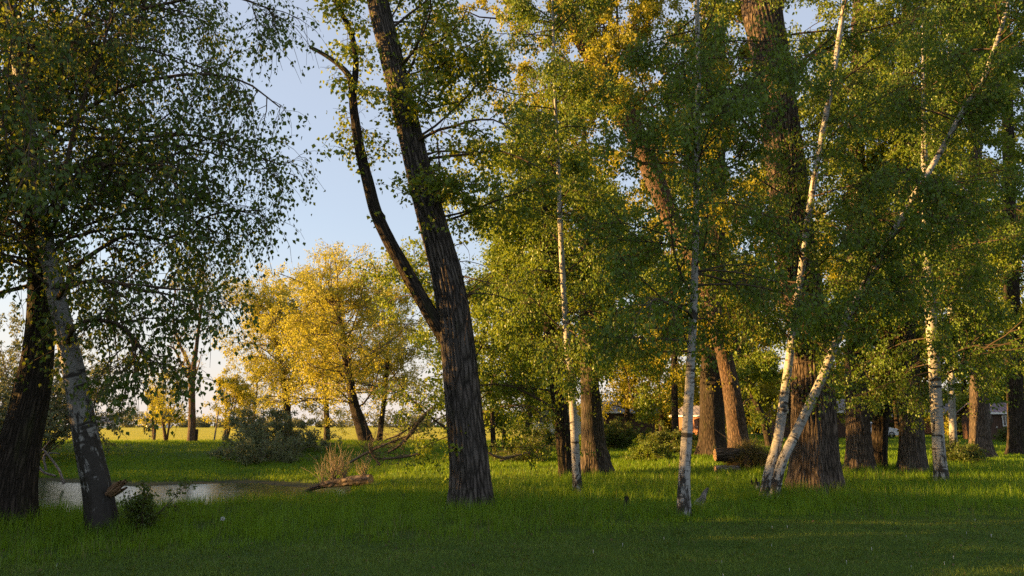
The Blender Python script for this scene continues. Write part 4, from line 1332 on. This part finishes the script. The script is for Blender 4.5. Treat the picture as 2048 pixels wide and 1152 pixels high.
trunk_geo(Geo(), q[:, :3], q[:, 3], 20, 0.006, 0.2, 3, 88, 0.06).build("trunk", M["birch_bark"], e)
g = Geo()
for k in range(9):
    o = RNG.normal(size=3) * [0.03, 0.03, 0]
    g.tubes(np.array([b + o + [0, 0, 0.24], b + o * 1.2 + [-0.01, 0, 0.34 + 0.06 * RNG.uniform()]]), np.array([0.028, 0.006]), 6)
g.build("broken_top", M["dark_bark"], e)
b2 = on_ground(1497, Yt)
g = Geo()
q = smooth_path([(*(b2 - [0, 0, 0.1]), 0.05), (*(b2 + [0, 0, 0.1]), 0.045), (*(b2 + [-0.02, 0, 0.2]), 0.012)], 10)
trunk_geo(g, q[:, :3], q[:, 3], 14, 0.006, 0.2, 3, 89, 0.06)
tag(g.build("old_stump", M["dark_bark"], loc=b2), "tiny dark stump touching the left side of the pale birch stump", "stump")
b = on_ground(1250, float(ground_at(1250, 1018)[1]))
q = smooth_path([(*(b - [0, 0, 0.1]), 0.05), (*(b + [0, 0, 0.12]), 0.045), (*(b + [0.01, 0, 0.24]), 0.03)], 10)
g = trunk_geo(Geo(), q[:, :3], q[:, 3], 14, 0.006, 0.2, 3, 90, 0.06)
tag(g.build("old_stump", M["dark_bark"], loc=b), "short dark stump alone in the grass between the thinnest and the straight birch", "stump")


def deadwood(name, label, paths, Y, mat, seed, n1=0, n2=0, L=(0.3, 0.9), cat="dead wood", droop=0.05):
    t = Tree.__new__(Tree)
    t.rng, t.wood, t.leaf = np.random.default_rng(seed), Geo(), Geo()
    first = None
    for pth in paths:
        q = smooth_path([(*at(x, y, Y + dy), 0.5 * wd * pxm(y, Y)) for x, y, wd, dy in pth], 20)
        t.wood.tubes(q[:, :3], np.maximum(q[:, 3], 0.004), 8)
        if first is None:
            first = q[0, :3]
        if n1:
            a = t.sub((q[None, :, :3], q[None, :, 3]), n1, (0.15, 1), L, (20, 80), droop=droop, K=6)
            if n2:
                t.sub(a, n2, (0.2, 1), (-0.5, -0.25), (20, 60), droop=droop, K=4)
    return tag(t.wood.build(name, mat, loc=first), label, cat)


deadwood("driftwood", "bleached branching driftwood at the water's edge behind the dark left trunk",
         [[(128, 968, 6, 0), (118, 940, 5, 0), (100, 915, 4, 0), (86, 898, 3, 0)], [(72, 928, 6, 0), (88, 945, 5, 0), (112, 952, 4, 0)],
          [(92, 940, 5, 0), (88, 912, 4, 0), (104, 906, 3, 0), (120, 908, 2, 0)], [(80, 905, 3, 0), (94, 888, 2, 0), (100, 880, 1, 0)]], 33.5, M["dead_wood"], 91)
deadwood("fallen_branch", "long pale branch lying on the far bank above the water", [[(402, 952, 3, 0), (425, 946, 5, 0.3), (456, 938, 6, 0.8)]], 42.0, M["dead_wood"], 92)
deadwood("fallen_branch", "thin twisted stick on the far bank right of the old birch", [[(270, 950, 2, 0), (285, 940, 2, 0), (300, 933, 1, 0)]], 42.0, M["dead_wood"], 93)
deadwood("fallen_branch", "dark fallen limb with many bare twigs behind the willow log",
         [[(872, 812, 9, 0), (842, 838, 9, 0), (822, 866, 8, 0), (800, 890, 6, 0), (776, 905, 4, 0)], [(842, 838, 6, 0), (800, 868, 4, 0), (770, 880, 3, 0)], [(700, 925, 5, 0.4), (735, 905, 5, 0.2), (780, 885, 4, 0), (825, 868, 3, 0)],
          [(840, 908, 6, 0), (790, 916, 5, 0), (750, 918, 3, 0)], [(760, 930, 5, 0), (742, 905, 4, 0), (738, 885, 3, 0)]], 27.5, M["grey_twig"], 94, 22, 5, (0.5, 1.5))
deadwood("fallen_branch", "grey fallen branches in the ditch right of the big poplar",
         [[(972, 902, 5, 0), (990, 912, 5, 0), (1010, 915, 4, 0), (1060, 905, 3, 0)], [(1000, 922, 4, 0), (1030, 912, 3, 0), (1050, 906, 2, 0)]], 30.0, M["grey_twig"], 95, 4, 2, (0.2, 0.6))

# --- grass ---------------------------------------------------------------------------------
def scatter(n, d0, d1, r, pw=1.6):
    u = r.uniform(0, 1, n)
    d = (d0 ** (2 - pw) + u * (d1 ** (2 - pw) - d0 ** (2 - pw))) ** (1 / (2 - pw))
    x = r.uniform(-1, 1, n) * (0.70 * d + 2.5)
    return x, d


def mow_line(x):
    return np.interp(x, [-9, -6.2, -3, 0, 3.2, 9.4, 12], [9.0, 9.4, 10.3, 11.4, 12.9, 14.2, 14.8])


r = np.random.default_rng(101)
x, y = scatter(560000, 9.0, 46.0, r)
z = gz(x, y)
keep = (y > mow_line(x) + r.normal(size=len(x)) * 0.25) & (z > -0.93)
keep &= ~((y > 31) & (x > 6) & (r.uniform(size=len(x)) < 0.35))
keep &= r.uniform(size=len(x)) < 0.55 + 0.45 * wave(x, y, 0.9, 31)
x, y = x[keep], y[keep]
for ob in [o for o in bpy.data.objects if o.type == "EMPTY" and o.get("category") in ("tree", "stump") and 9 < o.location.y < 36 and abs(o.location.x) < 26]:
    k = 900                                            # longer uncut tufts round every foot
    rad = 0.25 + 0.75 * r.uniform(0, 1, k) ** 1.5
    an = r.uniform(0, 2 * PI, k)
    x, y = np.append(x, ob.location.x + rad * np.cos(an)), np.append(y, ob.location.y + rad * np.sin(an))
z = gz(x, y)
n = len(x)
tuft = np.zeros(n)
tuft[keep.sum():] = 1
patch = 0.5 + 0.28 * wave(x, y, 2.6, 9) + 0.15 * wave(x, y, 0.8, 10)
edge = sstep(0, 2.0, y - mow_line(x))
h = (0.08 + 0.16 * edge) * (0.75 + 0.55 * np.clip(patch, 0, 1)) * r.uniform(0.45, 1.25, n) * (1 - 0.35 * sstep(24, 40, y)) * (1 + 0.15 * tuft)
h = h * (1 + 0.45 * np.clip(wave(x, y, 0.55, 33), -0.6, 1))
ti = np.clip(0.28 + 0.58 * patch * r.uniform(0.5, 1.2, n), 0, 1)
V, tt, tv = blades(n, np.stack([x, y, z - 0.02], -1), h, 0.0065 * np.maximum(1, y / 13) * r.uniform(0.7, 1.3, n), r.uniform(0.05, 0.75, n), r, ti)
o = Geo().add(V, t=tt, tint=tv).build("tall_grass", M["grass_blade"], smooth=False)
tag(kind(o, "stuff"), "tall uncut grass under the trees", "grass")
x, y = scatter(26000, 9.5, 34.0, r)
keep = (y > mow_line(x)) & (gz(x, y) > -0.9) & (r.uniform(size=len(x)) < 0.35 + 0.5 * wave(x, y, 3.5, 35))
x, y = x[keep], y[keep]
n = len(x)
V, tt, tv = blades(n, np.stack([x, y, gz(x, y) - 0.02], -1), r.uniform(0.12, 0.36, n), 0.004 * np.maximum(1, y / 13), r.uniform(0.0, 0.7, n), r, r.uniform(0, 1, n))
o = Geo().add(V, t=tt, tint=tv).build("dry_stalks", M["dry_blade"], smooth=False)
tag(kind(o, "stuff"), "thin straw-coloured stalks among the uncut grass", "grass")
x, y = scatter(230000, 6.5, 15.5, r, 1.2)
keep = y < mow_line(x) + 0.5 + r.normal(size=len(x)) * 0.2
x, y = x[keep], y[keep]
n = len(x)
patch = 0.5 + 0.3 * wave(x, y, 1.3, 12) + 0.15 * wave(x, y, 0.35, 13)
V, tt, tv = blades(n, np.stack([x, y, gz(x, y) - 0.008], -1), r.uniform(0.02, 0.06, n) * (0.7 + 0.7 * np.clip(patch, 0, 1)), np.full(n, 0.0055), r.uniform(0.2, 1.3, n), r,
                   np.clip(0.0 + 0.55 * patch * r.uniform(0.2, 1.6, n), 0, 1))
o = Geo().add(V, t=tt, tint=tv).build("mown_grass", M["mown_blade"], smooth=False)
tag(kind(o, "stuff"), "short mown grass in front of the trees", "grass")
x, y = scatter(22000, 6.5, 15.0, r, 1.2)
keep = (y < mow_line(x)) & (r.uniform(size=len(x)) < 0.35 + 0.5 * wave(x, y, 0.9, 41))
x, y = x[keep], y[keep]
n = len(x)
V, tt, tv = blades(n, np.stack([x, y, gz(x, y) + 0.004], -1), r.uniform(0.02, 0.06, n), np.full(n, 0.005), r.uniform(0.6, 2.2, n), r, r.uniform(0, 0.8, n))
o = Geo().add(V, t=tt, tint=tv).build("mown_straw", M["dry_blade"], smooth=False)
tag(kind(o, "stuff"), "bits of dry cut grass lying in the mown strip", "grass")
# broad-leaved weeds (plantain, clover) in the mown strip
g = Geo()
x, y = scatter(2600, 6.8, 14.0, r, 1.2)
keep = (y < mow_line(x) + 1.0) & (wave(x, y, 1.6, 43) > 0.05)
for xx, yy in zip(x[keep], y[keep]):
    k = 5
    a = r.uniform(0, 2 * PI) + np.arange(k) * 2 * PI / k + r.normal(size=k) * 0.3
    L = r.uniform(0.02, 0.05, k)[:, None]
    d = np.stack([np.cos(a), np.sin(a), r.uniform(0.2, 0.9, k)], 1)
    sd = np.stack([-np.sin(a), np.cos(a), a * 0], 1)
    p = np.array([xx, yy, float(gz(xx, yy)) + 0.012])
    V = np.stack([p + d * 0, p + d * L * 0.6 + sd * L * 0.3, p + d * L, p + d * L * 0.6 - sd * L * 0.3], 1)
    g.add(V, q=np.arange(k * 4).reshape(-1, 4), tint=np.repeat(r.uniform(0.1, 0.9, k), 4))
o = g.build("ground_weeds", M["shrub_leaf"], smooth=False)
tag(kind(o, "stuff"), "low broad-leaved weeds in the mown strip", "weeds")
# last year's leaves
x, y = scatter(1500, 6.8, 24.0, r, 1.5)
n = len(x)
a, L = r.uniform(0, 2 * PI, n), r.uniform(0.02, 0.045, n)[:, None]
d = np.stack([np.cos(a), np.sin(a), r.normal(size=n) * 0.35], 1)
sd = np.stack([-np.sin(a), np.cos(a), r.normal(size=n) * 0.35], 1)
p = np.stack([x, y, gz(x, y) + r.uniform(0.015, 0.05, n)], 1)
V = np.stack([p, p + d * L * 0.45 + sd * L * 0.35, p + d * L, p + d * L * 0.45 - sd * L * 0.35], 1)
o = Geo().add(V, q=np.arange(n * 4).reshape(-1, 4), tint=np.repeat(r.uniform(0, 1, n), 4)).build("leaf_litter", leaf_mat("dead_leaf", (0.05, 0.03, 0.015), (0.16, 0.10, 0.05), 0.2, 0.02), smooth=False)
tag(kind(o, "stuff"), "scattered brown fallen leaves in the grass", "leaves")
# far bank and field edge
x = r.uniform(-60, 14, 170000)
y = 36 + 44 * r.uniform(0, 1, len(x)) ** 1.3
z = gz(x, y)
keep = (z > -0.95) & (np.abs(x) < 0.70 * y + 4)
x, y, z = x[keep], y[keep], z[keep]
n = len(x)
patch = 0.5 + 0.3 * wave(x, y, 5, 15)
V, tt, tv = blades(n, np.stack([x, y, z - 0.02], -1), r.uniform(0.08, 0.30, n) * (0.6 + 0.6 * np.clip(patch, 0, 1)), np.full(n, 0.03), r.uniform(0.1, 0.9, n), r,
                   np.clip(0.25 + 0.6 * patch * r.uniform(0.5, 1.2, n), 0, 1))
o = Geo().add(V, t=tt, tint=tv).build("bank_grass", M["grass_blade"], smooth=False)
tag(kind(o, "stuff"), "rough grass on the far bank of the pond", "grass")
# ground behind the right-hand trees
x = r.uniform(2, 62, 150000)
y = 32 + 55 * r.uniform(0, 1, len(x)) ** 1.2
keep = np.abs(x) < 0.70 * y + 4
x, y = x[keep], y[keep]
n = len(x)
V, tt, tv = blades(n, np.stack([x, y, gz(x, y) - 0.02], -1), r.uniform(0.06, 0.22, n), np.full(n, 0.028), r.uniform(0.1, 0.9, n), r, np.clip(r.normal(0.45, 0.2, n), 0, 1))
o = Geo().add(V, t=tt, tint=tv).build("camp_grass", M["grass_blade"], smooth=False)
tag(kind(o, "stuff"), "half-long grass between the far trunks and the huts", "grass")

# small white flowers in the mown grass
g = Geo()
r = np.random.default_rng(120)
x, y = scatter(120, 7.5, 13.5, r, 1.0)
keep = (y < mow_line(x)) & ((x > 1) | (r.uniform(size=120) < 0.25))
for xx, yy in zip(x[keep], y[keep]):
    c = np.array([xx, yy, float(gz(xx, yy)) + r.uniform(0.03, 0.07)])
    a = np.linspace(0, 2 * PI, 7)[:-1]
    rad = r.uniform(0.003, 0.007)
    tl = r.normal(size=2) * 0.4
    ring = np.stack([c[0] + rad * np.cos(a), c[1] + rad * np.sin(a), c[2] + rad * (tl[0] * np.cos(a) + tl[1] * np.sin(a))], 1)
    g.add(np.vstack([c + [0, 0, 0.004], ring, c - [0, 0, 0.05]]), t=[[0, i + 1, (i + 1) % 6 + 1] for i in range(6)] + [[7, (i + 1) % 6 + 1, i + 1] for i in range(2)])
o = g.build("daisies", plain("white_petal", (0.55, 0.55, 0.52), 0.7), smooth=False)
tag(kind(o, "stuff"), "scattered tiny white flowers in the mown grass", "flowers")
b = on_ground(456, float(ground_at(456, 1072)[1]))
e = empty("dandelion", b, "single white dandelion clock in the tall grass right of the sapling", "flower")
Geo().tubes(np.array([b - [0, 0, 0.02], b + [0.01, 0, 0.1], b + [0.0, 0, 0.24]]), np.array([0.003, 0.003, 0.003]), 5).build("stalk", M["shrub_leaf"], e)
g = Geo()
for d in norm(r.normal(size=(160, 3))):
    g.tubes(np.array([b + [0, 0, 0.24], b + [0, 0, 0.24] + d * 0.03]), np.array([0.0008, 0.0022]), 3)
g.build("seed_head", M["white_paint"], e)

# --- unseen trees left of the view, set and thinned to shape the evening shade -----------
for k, (x, y, H, L) in enumerate(((-15.5, 9.0, 13.5, (2.0, 3.2)), (-19, 11.4, 13.0, (1.8, 2.6)), (-16, 4.0, 10.0, (2.2, 3.6)), (-23, 7.5, 13.5, (2.4, 3.8)),
                                  (-25, 14.4, 7.0, (2.0, 3.0)), (-22, 0.5, 9.0, (2.4, 3.6)), (-17, -2.5, 9.0, (2.4, 3.8)), (-27, 4.5, 10.0, (2.6, 3.8)),
                                  (-30, 20.7, 9.5, (2.2, 3.2)), (-31, 24.5, 9.5, (2.2, 3.4)), (-36, 28.0, 9.5, (2.2, 3.4)), (-37, 18.2, 9.0, (2.2, 3.2)), (-22, 17.0, 6.0, (1.0, 1.8)), (-26.5, 18.6, 6.5, (1.0, 1.8)), (-21, 14.6, 6.0, (1.6, 2.4)))):
    b = np.array([x, y, float(gz(x, y))])
    r = np.random.default_rng(700 + k)
    t = Tree("broadleaf_tree", "unseen tree left of the view, placed to shade the near grass", "tree", "unseen shade trees left of the view", b, 700 + k)
    z = np.linspace(0, 1, 6)
    P = np.stack([b[0] + np.cumsum(r.normal(size=6)) * 0.1, b[1] + z * 0, b[2] - 0.2 + z * H], 1)
    q = smooth_path(np.c_[P, 0.2 * (1 - 0.93 * z)], 30)
    P, R = q[:, :3], np.maximum(q[:, 3], 0.01)
    t.trunk(P, R, M["dark_bark"], 20, 0.01, 0.25)
    a = t.first(P, R, 34, (0.04, 0.97), L, (50, 100), K=6, fall=0.35)
    bb = t.sub(a, 7, (0.2, 1), (-0.5, -0.25), (30, 65), K=5)
    c = t.sub(bb, 5, (0.1, 1), (0.4, 0.9), (25, 75), K=4, keep=False)
    t.leaves(c, (16, 16, 13, 16, 8, 13, 13, 13, 12, 12, 12, 5, 7, 8, 8)[k], 0.13, jit=0.1)
    t.finish(M["twig"], M["birch_leaf"])
for k, (x, y, H) in enumerate(((-13.5, 7.0, 4.0), (-14.5, 10.6, 4.2), (-16.5, 13.0, 4.4), (-14, 3.0, 4.0), (-19.5, 13.6, 5.0), (-17.5, 10.2, 5.0), (-18, 7.5, 5.0), (-23.5, 12.8, 5.0), (-14.5, -0.5, 4.0), (-15, -4.5, 4.0), (-16, 8.8, 4.4), (-28.5, 20.4, 4.8), (-29.5, 22.2, 4.6), (-33, 25.5, 5.0), (-34, 29.0, 5.0), (-35, 32.3, 4.6), (-36, 42.0, 7.5), (-38, 47.0, 8.0), (-40, 52.5, 8.0), (-34, 37.3, 4.6), (-43, 57.0, 8.0), (-33, 42.5, 5.0))):  # unseen shrubs added to stop low sun reaching trunks, lawn and bank
    shrub("hazel_shrub", "unseen shrub left of the view, added to block low sun", np.array([x, y, float(gz(x, y))]), 44, H, (5, 65), 9, 0.12, "shrub_leaf", "twig", 0.9, 7, 5, 800 + k,
          "shrub", "unseen shade shrubs left of the view", Lt=(0.3, 0.7))
